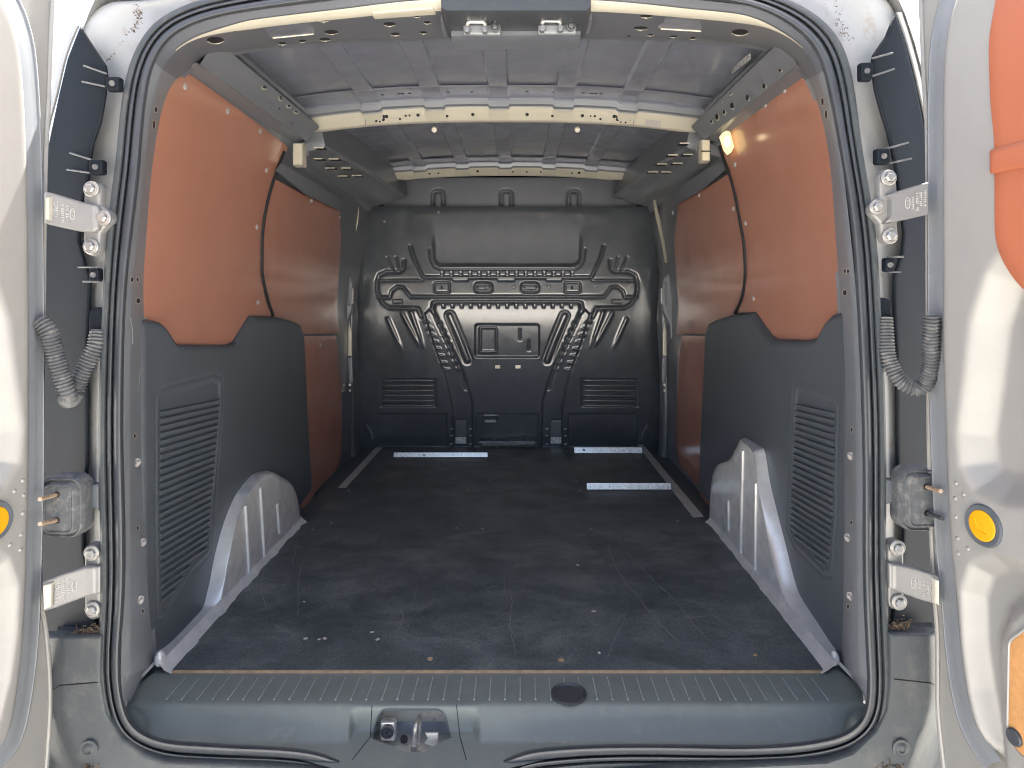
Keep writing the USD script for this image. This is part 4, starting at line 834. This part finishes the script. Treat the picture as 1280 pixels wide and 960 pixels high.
# ---------------------------------------------------------------- rear doors
PHI = math.radians(12); SP, CP = math.sin(PHI), math.cos(PHI)
class Door:
    def __init__(s, side, u0, D0=1.0):
        s.side, s.D0 = side, D0; s.xr = side * (u0 - 648) * D0 / F     # hinge edge, relative to the camera, positive outwards
    def hit(s, u, v, off=0.0):
        D0, xr = s.D0 - off * SP, s.xr - off * CP
        up_ = s.side * (np.asarray(u, float) - 648); t = (up_ * D0 - F * xr) / (F * SP + up_ * CP); return np.stack([t, (366 - np.asarray(v, float)) / F * (D0 - t * CP)], -1)
    def pt(s, t, h, off):
        x = s.xr + t * SP - off * CP; return np.stack([s.side * x + CX, s.D0 - t * CP - off * SP, h + ZC], -1)
def mirror_px(q, a, b): # same place on the other door
    return b.hit_inv(*a.hit(*q))
def make_door(side):
    d = Door(side, 1174 if side > 0 else 40); w = 'right' if side > 0 else 'left'
    rd = Door(1, 1174)
    root = thing('rear_door', None, None, parent=VAN)
    tag(root, label=f'open {w} rear door with silver inner panel')
    hit = lambda pts: [tuple(d.hit(u, v)) for u, v in pts]
    sh = 0.0 if side > 0 else -.015
    class _R:
        hit = staticmethod(lambda u, v: Door.hit(_rd, u, v) + np.array([sh, 0]))
    _rd, rd = rd, _R
    rhit = lambda pts: [tuple(rd.hit(u, v)) for u, v in pts]
    if side > 0:
        edge = [(1215, -45), (1190, 0), (1181, 31), (1175, 73), (1173, 150), (1173, 400), (1177, 560), (1183, 680), (1189, 740), (1196, 820), (1210, 896), (1242, 953)]
        skin = [(1146, -60), (1151, 0), (1155, 100), (1159, 167), (1160, 400), (1162, 600), (1168, 740), (1172, 800), (1172, 870), (1180, 960), (1190, 1040)]
    else:
        edge = [(-10, -45), (10, 0), (21, 25), (30, 60), (35, 110), (39, 200), (42, 400), (42, 560), (40, 660), (36, 780), (28, 860), (15, 920), (-25, 965)]
        skin = [(70, -60), (66, 0), (63, 60), (61, 120), (57, 200), (54, 400), (52, 600), (50, 740), (58, 790), (63, 870), (58, 960), (50, 1040)]
    e = resample(hit(edge), 90); top, bot = e[0], e[-1]
    poly = Polygon([tuple(p) for p in e] + [(.20, bot[1] - .06), (.58, bot[1] - .06), (.60, bot[1]), (.60, .35), (.54, top[1] + .02), (.3, top[1] + .05)]).buffer(0)
    ed = edge_dist(poly)
    R1 = rhit([(1310, 255), (1262, 296), (1230, 340), (1211, 400), (1203, 470), (1194, 540), (1198, 585), (1217, 616), (1250, 633), (1310, 640)])
    R2 = rhit([(1300, 712), (1240, 693), (1214, 706), (1203, 740), (1205, 800), (1213, 860), (1227, 920), (1245, 985), (1258, 985), (1252, 900), (1250, 810), (1262, 775), (1300, 745)])
    def hf(a, b):
        q = np.clip(ed(a, b) / .014, 0, 1); h = -.014 * (1 - np.sqrt(1 - (1 - q) ** 2))
        s1 = inpoly(a, b, R1); h = h - .030 * (1 - ss(s1, -.045, .004))
        s2 = inpoly(a, b, R2); h = h - .022 * (1 - ss(s2, -.022, .006))
        return h
    bdx = relief(poly.intersection(shapely.box(-1, -2, .17, 2)), .0045, hf, d.pt, back=None, res2=.004)
    farp = relief(poly.intersection(shapely.box(.17, -2, 2, 2)), .03, lambda a, b: hf(a, b), d.pt, back=None, res2=.02)
    IP = obj('inner_panel', cat_([bdx, farp]), M['silver'], root, smooth=60, label=f'silver pressed inner panel of the {w} door')
    # dark edge band round the inner panel
    epx = resample(edge, 90); tn = np.gradient(epx, axis=0); nn = np.stack([tn[:, 1], -tn[:, 0]], -1); nn /= np.linalg.norm(nn, axis=1, keepdims=True)
    if nn[45, 0] * side > 0: nn = -nn
    rows = [d.pt(e[:, 0], e[:, 1], np.full(90, -.014))]
    for o, f in ((1.5, -.016), (3, -.021), (11, -.023), (13, -.022), (14, -.027), (14, -.04)):
        q = d.hit(epx[:, 0] + nn[:, 0] * o, epx[:, 1] + nn[:, 1] * o, f); rows.append(d.pt(q[:, 0], q[:, 1], np.full(90, f)))
    obj('door_edge_band', grid_mesh(np.array(rows)), M['greypaint'], root, smooth=40, label=f'dark edge band of the {w} door')
    sk = resample(d.hit([q[0] for q in skin], [q[1] for q in skin], -.036), 60)
    skp = Polygon([tuple(p) for p in sk] + [(.62, sk[-1, 1]), (.64, .3), (.56, .60), (.3, .62)]).buffer(0)
    obj('outer_skin', relief(skp, .04, -.036, d.pt, back=-.05, res2=.02), M['silver'], root, smooth=30, label=f'outer skin of the {w} door')
    hem = np.array([p for p in sk]); obj('hem', tube(d.pt(hem[:, 0] + .002, hem[:, 1], np.full(len(hem), -.034)), .0035, 8), M['silver'], root, smooth=40)
    # lining, cork board
    OL = rhit([(1255, -60), (1246, 0), (1237.5, 58), (1239, 120), (1244, 180), (1245, 290), (1251, 317), (1265, 343), (1281, 362)]); OL = [tuple(p) for p in resample(OL, 40)] + [(.20, OL[-1][1] - .03), (.50, OL[-1][1] - .03), (.52, .40), (.3, .50)]
    op = Polygon(OL).buffer(0); oe = edge_dist(op)
    obj('door_lining', relief(op, .012, lambda a, b: .004 - .002 * (1 - ss(oe(a, b), 0, .002)), d.pt, back=-.001, res2=.006), M['orange_door'], root, smooth=40, label=f'orange lining board on the {w} door')
    tb = Polygon(rhit([(1241.5, 188), (1300, 173), (1300, 206), (1242, 218)])).buffer(-.002).buffer(.002)
    te = edge_dist(tb); obj('lining_tab', relief(tb, .006, lambda a, b: .009 - .003 * (1 - ss(te(a, b), 0, .003)), d.pt, back=.003, res2=.003), M['orange_door'], root, smooth=40)
    CK = rhit([(1300, 770), (1280, 788), (1263, 806), (1262, 850), (1261, 905), (1267, 930), (1281, 947), (1300, 962)]); ck = Polygon(CK + [(.3, CK[-1][1]), (.3, CK[0][1])]).buffer(-.004).buffer(.004)
    ce = edge_dist(ck); obj('fibre_board', relief(ck, .01, lambda a, b: .003 - .001 * (1 - ss(ce(a, b), 0, .002)), d.pt, back=-.001, res2=.004), M['cork'], root, smooth=40, label=f'tan fibreboard panel low on the {w} door')
    rim = resample(CK, 50); obj('board_rim', tube(d.pt(rim[:, 0], rim[:, 1], np.full(50, .002)), .0022, 7), M['silver'], root, smooth=40)
    nrm = np.array([-side * CP, -SP, 0])
    bt = rd.hit(1271, 921); obj('board_plug', disc(.011, .004, d.pt(bt[0], bt[1], .003), nrm), M['rubber'], root)
    # yellow cap in a black ring with an embossed mark
    c = rd.hit(1230, 657); at = d.pt(c[0], c[1], 0.0)
    cap = obj('cap_ring', place(lathe([(0, .002), (.020, .0025), (.022, .004), (.0275, .004), (.029, .001), (.029, -.003)], 48), at, nrm), M['plastic'], root, smooth=40, label='black ring round the yellow cap')
    obj('yellow_cap', place(lathe([(0, .0052), (.0195, .0048), (.0208, .0038), (.0208, .001)], 48), at, nrm), M['yellow'], root, smooth=40, label=f'round yellow plastic cap on the {w} door')
    for a, b in (((-.010, .008), (-.004, -.008)), ((-.004, -.008), (.008, -.009)), ((-.004, .004), (-.001, -.002)), ((-.001, .005), (.003, .002)), ((.003, .002), (.001, -.001))):
        T = frame(nrm); q = np.array([[a[0], a[1], .0052], [b[0], b[1], .0052]]); q = q @ T[:3, :3].T + at; obj('cap_mark', tube(q, .0007, 6), M['yellow'], root)
    dl = [(1195, 604), (1204.6, 618), (1194, 623), (1195, 646), (1197, 673), (1210, 686), (1198, 692)]
    for u, v in dl:
        q = rd.hit(u, v); s = trimesh.creation.icosphere(2, .0034); s.apply_translation(d.pt(q[0], q[1], -.001)); obj('dimple', s, M['silver'], root, smooth=True)
    for u, v, r in ((1275, 416, .004), (1290, 462, .013)):
        q = rd.hit(u, v); obj('panel_hole', disc(r, .001, d.pt(q[0], q[1], -.0292), nrm), M['hole'], root)
    return root, d
make_door(-1); make_door(1)

# ---------------------------------------------------------------- body corner: black gutter panels, clips, hinges, hoses, buffers
for side in (-1, 1):
    w = 'left' if side < 0 else 'right'
    if side < 0:
        gp = [(99, 32), (113, 54), (131, 81), (133, 94), (131, 117), (125, 152), (116, 177), (112, 200), (110, 222), (100, 262), (98, 301), (106, 330), (112, 347), (111, 380), (109, 422), (109, 580), (108, 590), (104, 640), (104, 690), (122, 790), (40, 800), (40, 300), (50, 240), (60, 177), (73, 115), (83, 73)]
        Dg_ = lambda u, v: 1.092 + .05 * np.clip((133 - u) / 90, 0, 1)
        clips = [((131, 95, 149, 113), [((105, 82), (133, 92)), ((103, 102), (131, 108))]), ((110, 199, 128, 218), [((87.5, 191), (125, 203)), ((84, 212), (112, 216))]), ((110, 335, 123, 352), [((98, 334), (122, 334)), ((104, 352), (122, 352))])]
    else:
        gp = [(1120, 15), (1108, 45), (1092, 68), (1090, 80), (1094, 110), (1102, 140), (1110, 165), (1118, 200), (1122, 222), (1126, 262), (1130, 290), (1128, 315), (1118, 345), (1118, 380), (1121, 440), (1122, 560), (1122, 600), (1130, 650), (1128, 700), (1112, 792), (1186, 800), (1186, 300), (1160, 175), (1147, 110), (1133, 55)]
        Dg_ = lambda u, v: 1.092 + .05 * np.clip((u - 1092) / 80, 0, 1)
        clips = [((1076, 77, 1092, 100), [((1090, 73), (1116, 66)), ((1088, 96), (1118, 86))]), ((1096, 185, 1114, 205), [((1100, 188), (1136, 178)), ((1112, 204), (1140, 198))]), ((1107, 322, 1119, 340), [((1108, 321), (1130, 321)), ((1110, 340), (1126, 340))])]
    G = pxplate(gp, Dg_, .006, 'gutter', 'gutter_panel', bev=3, res=6, label=f'black plastic filler panel beside the {w} lamp unit')
    for (u0, v0, u1, v1), prongs in clips:
        c = pxplate(rrect(u0, v0, u1, v1, 3), 1.082, .012, 'gutter', 'clip', G, bev=1.8, res=3)
        obj('clip_screw', place(lathe([(0, .001), (.0028, .001), (.0034, .002), (.0042, .002), (.0048, 0)], 16), P((u0 + u1) / 2 - side * 0, (v0 + v1) / 2, 1.082)), M['rubber_dusty'], G, smooth=30)
        for a, b in prongs: q = np.array([P(a[0], a[1], Dg_(a[0], a[1]) - .006), P(b[0], b[1], 1.084)]); obj('clip_prong', tube(q, .0017, 6), M['rubber_dusty'], G)
    # pale outer body edge beside the lamp
    ol = resample([(60, 250), (60, 177), (73, 115), (83, 73), (99, 32)] if side < 0 else [(1160, 230), (1157, 165), (1147, 110), (1133, 55), (1120, 15)], 40)
    rows = [P(ol[:, 0] + side * o, ol[:, 1], 1.135 + dd) for o, dd in ((-1, .01), (0, 0), (2, -.002), (6, .004), (8, .03))]
    obj('body_edge', grid_mesh(np.array(rows)), M['silver'], VAN, smooth=40, label=f'pale outer body edge on the {w}')
    # black socket behind the hose
    pxplate(rrect(111, 384, 140, 424, 10) if side < 0 else rrect(1090, 372, 1115, 440, 10), 1.088, .004, 'gutter', 'hose_socket', G, bev=2, res=4)

def marks(parent, px, Df, col='silver_dirty'):
    """cast-in foundry marks: an oval badge and four rows of small raised characters running up the arm (photo pixels)"""
    (uo, vo), cols = px
    t = np.linspace(0, 2 * np.pi, 28); q = np.stack([uo + 2.9 * np.cos(t), vo + 7.0 * np.sin(t)], -1)
    obj('badge_oval', tube(P(q[:, 0], q[:, 1], Df(q[:, 0], q[:, 1]) - .0002), .0005, 5), M[col], parent)
    s = 1 if cols[0][0] > uo else -1
    def word(text, u, v, hpx):
        m = meshkit.text_mesh(text, 1.0, .1); V = m.vertices; V = V - [V[:, 0].mean(), .5, 0]; 
        uu, vv = u + s * -V[:, 1] * hpx * -1 * 1.0, v - V[:, 0] * hpx * s * -1
        uu = u - s * V[:, 1] * hpx; vv = v + s * V[:, 0] * hpx * (-1)
        uu, vv = u - (-1) * V[:, 1] * hpx * -1, v - V[:, 0] * hpx
        mm = trimesh.Trimesh(P(uu, vv, Df(uu, vv) - .0002 - .006 * V[:, 2]), m.faces, process=False); return mm
    obj('badge_script', word('Ford', uo, vo, 3.4), M[col], parent, smooth=False)
    rr_ = np.random.default_rng(int(uo + vo)); ms = []
    for (u, v0, v1) in cols:
        v = v0
        while v < v1:
            L = rr_.uniform(1.4, 2.6)
            if rr_.random() < .85:
                for du_ in (-.9, .9):
                    if rr_.random() < .8: ms.append(box((.0012, .0008, (L - .6) * 1.05 / F), P(u + du_, v + L / 2, float(Df(u + du_, v)) - .0002)))
                if rr_.random() < .6: ms.append(box((2.4 * 1.05 / F, .0008, .0008), P(u, v + rr_.uniform(.3, L - .3), float(Df(u, v)) - .0002)))
            v += L + .5
    obj('cast_characters', cat_(ms), M[col], parent, smooth=False, kind='stuff')
def hinge(side, plate, arm, bolts, pad, Dp, Da, ua, ub, mk, label, mat='hinge'):
    Df = lambda u, v: Dp + (Da - Dp) * np.clip((np.asarray(u, float) - ua) / (ub - ua), 0, 1)
    H = thing('door_hinge', None, None, parent=VAN); tag(H, label=label)
    pxplate(Polygon(plate).buffer(0), Dp + .004, .014, mat, 'hinge_plate', H, bev=3.0, res=3)
    A = pxplate(arm, lambda u, v: Df(u, v) - .004, .012, mat, 'hinge_arm', H, bev=2.2, res=3)
    for (u, v) in bolts: hexbolt(P(u, v, Dp - .0), .0125, H)
    if pad: pxplate(pad, lambda u, v: Df(u, v) - .008, .006, 'bow', 'arm_pad', H, bev=1.2, res=3)
    marks(H, mk, lambda u, v: Df(u, v) - .0042, 'hinge_mark')
    return H
M['hinge_mark'] = pm('hinge_mark_paint', (0.50, 0.49, 0.46), 0.45, 0.1, 0.05, 40)
def capsule(pts, r): return LineString(pts).buffer(r, quad_segs=6)
hp = capsule([(115, 237), (115, 262), (129, 272), (116, 285), (114, 309)], 11).union(capsule([(115, 237), (114, 309)], 11)).buffer(4).buffer(-4)
hinge(-1, hp, [(53, 239), (60, 240), (103, 253), (121, 256), (124, 262), (123, 286), (118, 291), (96, 289), (60, 281), (53, 279)], [(114, 236), (129, 272.5), (113.5, 308)], [(56, 247), (62, 246), (62, 276), (56, 274)], 1.072, 1.015, 118, 56, ((90.5, 268), [(84, 257, 274), (78, 252, 278), (71, 250, 272), (67, 253, 271)]), 'upper left door hinge with three bolts')
hp = capsule([(1110, 222), (1110, 250), (1098, 262), (1110, 275), (1112, 294)], 11).union(capsule([(1110, 222), (1112, 294)], 11)).buffer(4).buffer(-4)
hinge(1, hp, [(1162, 227), (1122, 239), (1108, 243), (1113, 250), (1113, 270), (1104, 280), (1122, 277), (1162, 268)], [(1111, 222), (1096.5, 259), (1112.5, 295)], None, 1.072, 1.015, 1112, 1160, ((1134.5, 254), [(1141, 246, 262), (1146.5, 241, 264), (1151, 240, 257), (1156, 238, 258)]), 'upper right door hinge with three bolts')
hp = capsule([(115, 691), (116, 765)], 11)
hinge(-1, hp, [(52, 728), (75, 719), (104, 710), (126, 707), (126, 742), (104, 748), (72, 760), (52, 766)], [(114.5, 691.5), (116, 762)], [(53, 732), (65, 729), (64, 759), (54, 763)], 1.072, 1.015, 118, 54, ((93, 733), [(86, 724, 742), (80, 724, 752), (74, 728, 748), (70, 730, 752)]), 'lower left door hinge with two bolts')
hp = capsule([(1120, 686), (1120, 752)], 11)
hinge(1, hp, [(1111, 703), (1122, 706), (1148, 712), (1176, 722), (1176, 758), (1148, 750), (1122, 740), (1111, 736)], [(1122, 685), (1124, 753)], [(1168, 724), (1175, 726), (1175, 757), (1168, 755)], 1.072, 1.015, 1118, 1174, ((1142, 729), [(1149, 722, 738), (1154, 722, 746), (1159, 726, 742), (1164, 726, 748)]), 'lower right door hinge with two bolts')

# corrugated rubber cable hoses
def hose(px, r, label, pitch=.0052, dirty='rubber_dusty'):
    p = resample(np.array([P(*q) for q in px]), 240); L = np.r_[0, np.cumsum(np.linalg.norm(np.diff(p, axis=0), axis=1))]
    n = int(L[-1] / pitch * 6); t = np.linspace(0, L[-1], n); q = np.stack([np.interp(t, L, p[:, k]) for k in range(3)], -1)
    rr_ = r * (.90 + .12 * np.cos(2 * np.pi * t / pitch))
    return obj('cable_hose', tube(q, rr_, 20), M[dirty], VAN, smooth=60, label=label)
hose([(50, 402, 1.03), (62, 418, 1.032), (68, 440, 1.036), (76, 468, 1.04), (84, 492, 1.045), (86, 500, 1.056), (92, 494, 1.068), (100, 474, 1.072), (112, 450, 1.078), (121, 428, 1.084), (124, 414, 1.09)], .0135, 'corrugated rubber cable hose folded into a V beside the left door')
hose([(1106, 398, 1.09), (1107, 415, 1.085), (1109, 440, 1.078), (1116, 462, 1.07), (1130, 480, 1.06), (1146, 486, 1.05), (1158, 478, 1.04), (1163, 460, 1.03), (1164, 430, 1.02), (1165, 395, 1.015)], .0125, 'corrugated rubber cable hose hanging in a U beside the right door')

# rubber buffers with check strap rods
for side, (u0, v0, u1, v1), rods, w in ((-1, (53, 594, 108, 671), [((50, 624), (72, 618)), ((50, 655), (72, 650))], 'left'), (1, (1121, 584, 1176, 663), [((1157, 608), (1176, 614)), ((1158, 641), (1178, 648))], 'right')):
    cu, cv, hx, hy = (u0 + u1) / 2, (v0 + v1) / 2, (u1 - u0) / 2, (v1 - v0) / 2
    def hf(a, b):
        sd = -rbox(a, b, cu, cv, hx, hy, 17)
        return .012 * ss(sd, 0, 3) - .006 * np.exp(-((sd - 5) / 1.5) ** 2) + .005 * ss(sd, 7, 9) - .004 * np.exp(-((sd - 11.5) / 1.2) ** 2) - .003 * ss(sd, 12, 14)
    B = obj('check_strap_boot', relief(rrect(u0, v0, u1, v1, 17), 1.3, hf, lambda a, b, h: P(a, b, 1.065) - np.stack([0 * a, h, 0 * a], -1), back=-.02, res2=1.3), M['rubber_dusty'], VAN, smooth=50, label=f'dusty ridged rubber boot by the {w} door')
    pxplate(rrect(cu - hx + 15, cv - hy + 17, cu + hx - 15, cv + hy - 17, 5), 1.052, .004, 'rubber_worn', 'worn_face', B, bev=3, res=3) if 'rubber_worn' in M else None
    for k, (a, b) in enumerate(rods):
        q = np.array([P(a[0], a[1], 1.0 if side < 0 else 1.055), P(b[0], b[1], 1.055 if side < 0 else 1.0)]); obj('check_rod', tube(q, .0032, 10), M['rod'] if not (side > 0 and k == 1) else M['rubber'], B, smooth=40)
        hb = b if side < 0 else a; obj('rod_hole', disc(.0055, .002, P(hb[0], hb[1], 1.053)), M['hole'], B)
    arm_ = [(108, 606), (124, 604), (124, 640), (108, 632)] if side < 0 else [(1121, 600), (1106, 598), (1106, 632), (1121, 628)]
    pxplate(arm_, 1.08, .01, 'plastic', 'boot_bracket', B, bev=2.5, res=4)

# bumper corners and bumper top
def bump_h(u, v):
    e = np.minimum(np.minimum(np.abs(u - 74), np.abs(u - 1166)) * .0 + 99, 99); return 0 * u
for side, poly, seam, crease, sc, w in (
    (-1, [(38, 797), (127, 795), (126, 850), (133, 890), (152, 922), (180, 942), (204, 951), (330, 957), (640, 983), (640, 1040), (30, 1040)], [(66, 862), (75, 857), (122, 853)], [(75, 800), (74, 880), (78, 900), (90, 935), (104, 962)], (111, 937), 'left'),
    (1, [(1196, 792), (1112, 792), (1112, 850), (1108, 886), (1094, 914), (1066, 941), (1034, 952), (860, 960), (640, 983), (640, 1040), (1210, 1040)], [(1170, 857), (1164, 854), (1118, 849)], [(1165, 795), (1166, 870), (1160, 900), (1148, 930), (1136, 965)], (1127, 936), 'right')):
    cr = resample(crease, 40)
    def Db(u, v, cr=cr, side=side):
        uc = np.interp(v, cr[:, 1], cr[:, 0]); o = side * (np.asarray(u, float) - uc); return 1.058 + .0013 * np.clip(o, -2, 24) + .02 * ss(v, 880, 1000) * -1
    B = pxplate(poly, Db, .02, 'bumper', 'bumper_corner', bev=3, res=6, label=f'dusty grey plastic bumper corner under the {w} hinge')
    q = resample(seam, 24, spline=False); obj('panel_line', tube(P(q[:, 0], q[:, 1], Db(q[:, 0], q[:, 1]) - .0004), .0009, 6), M['hole'], B)
    obj('bumper_screw', place(lathe([(0, .0012), (.004, .0012), (.0055, .0032), (.0075, .0026), (.010, .0006), (.014, .0006), (.0145, -.002)], 28), P(sc[0], sc[1], float(Db(sc[0], sc[1])) - .001)), M['bumper'], B, smooth=30)
    lg = [(72, 797), (126, 795), (126, 770), (96, 778)] if side < 0 else [(1166, 792), (1113, 792), (1112, 768), (1140, 774)]
    Lg = [P(lg[0][0], lg[0][1], 1.06), P(lg[1][0], lg[1][1], 1.06), P(lg[1][0], lg[1][1] - 14, 1.12), P(lg[0][0], lg[0][1] - 14, 1.12)]
    obj('bumper_ledge', slab(Lg), M['bumper'], B, smooth=False)
obj('bumper_body', box((1.66, .16, .24), (0, 1.13, ZC - .98), .03), M['bumper'], VAN, smooth=30, label='grey rear bumper below the sill')

# ---------------------------------------------------------------- dry plant debris caught in the gutters
rng = np.random.default_rng(21)
def debris(pts, n, size, D, spread, name, label):
    ms = []
    pts = np.array(pts, float)
    for k in range(n):
        s_ = rng.random() * (len(pts) - 1); i = min(int(s_), len(pts) - 2); q = pts[i] + (pts[i + 1] - pts[i]) * (s_ - i) + rng.normal(0, spread, 2)
        L = size * rng.uniform(.3, 1.0); wv = L * rng.uniform(.12, .45)
        v = np.array([[-L / 2, 0, 0], [0, -wv / 2, .2 * wv], [L / 2, 0, 0], [0, wv / 2, .25 * wv]]); Q = trimesh.transformations.random_rotation_matrix(rng.random(3))[:3, :3]
        ms.append(trimesh.Trimesh(v @ Q.T + P(q[0], q[1], D(*q) if callable(D) else D), [[0, 1, 2], [0, 2, 3], [0, 1, 3]], process=False))
    return obj(name, cat_(ms), M['debris'], '/World', smooth=False, label=label, cat='debris', kind='stuff')
debris([(92, 791), (124, 786)], 110, .012, 1.066, 3.0, 'leaf_debris', 'dry brown leaf litter on the bumper ledge under the lower left hinge')
debris([(1114, 784), (1136, 782)], 130, .012, 1.066, 4.5, 'leaf_debris', 'dry brown leaf litter on the bumper ledge under the lower right hinge')
debris([(104, 962), (122, 962)], 60, .012, 1.04, 4.0, 'leaf_debris', 'dark leaf litter low beside the left bumper screw')
debris([(1102, 962), (1126, 962)], 80, .013, 1.04, 4.0, 'leaf_debris', 'dark leaf litter low beside the right bumper screw')
debris([(172, 8), (174, 22), (168, 40)], 70, .008, 1.12, 2.2, 'leaf_debris', 'brown plant debris at the top left corner of the drip channel')
debris([(170, 30), (158, 45), (140, 70), (133, 76)], 45, .006, 1.117, .8, 'leaf_debris', 'thin line of brown dirt along the crease at the upper left corner')
debris([(1047, 8), (1050, 30), (1056, 40), (1064, 55)], 80, .007, 1.12, 3.0, 'leaf_debris', 'scattered brown plant debris at the top right corner of the drip channel')
chips = [((472, 800), 'white chip on the floor, rightmost of the five near the wood edge'), ((399, 800), 'white chip on the floor, middle one of a close row of three'), ((382, 799), 'white chip on the floor, leftmost of a close row of three'), ((406, 799), 'white chip on the floor, rightmost of a close row of three'), ((465, 791), 'lone white chip just above the rightmost of the near chips'), ((380, 753), 'small white chip on the floor below the left wheel arch scratches'), ((722, 707), 'white speck by the long scratch right of the floor centre'), ((742, 765), 'white speck near the bend of the right hand scratches'), ((749, 817), 'white chip on the floor right of the two wooden screw plugs')]
for (u, v), lb in chips:
    c = on_floor(u, v, .0015); b = box((rng.uniform(.003, .009), rng.uniform(.003, .006), .0015)); b.apply_transform(trimesh.transformations.rotation_matrix(rng.uniform(0, 3), (0, 0, 1))); b.apply_translation(c)
    obj('paint_chip', b, M['chip'], '/World', smooth=False, label=lb, cat='chip', group='white chips scattered on the plywood floor')

# ---------------------------------------------------------------- hazy air
HAZE = 0
if HAZE:
    hz = usdkit.material(stage, '/World/Looks/haze', {'v': ('principled_volume', {'color': (0.75, 0.88, 1.0), 'density': HAZE, 'anisotropy': 0.0})}, volume='v.volume')
    b = trimesh.creation.box((130, 130, 3.2)); b.apply_translation((0, 0, .6))
    obj('haze', b, hz, '/World', smooth=False, kind='stuff')
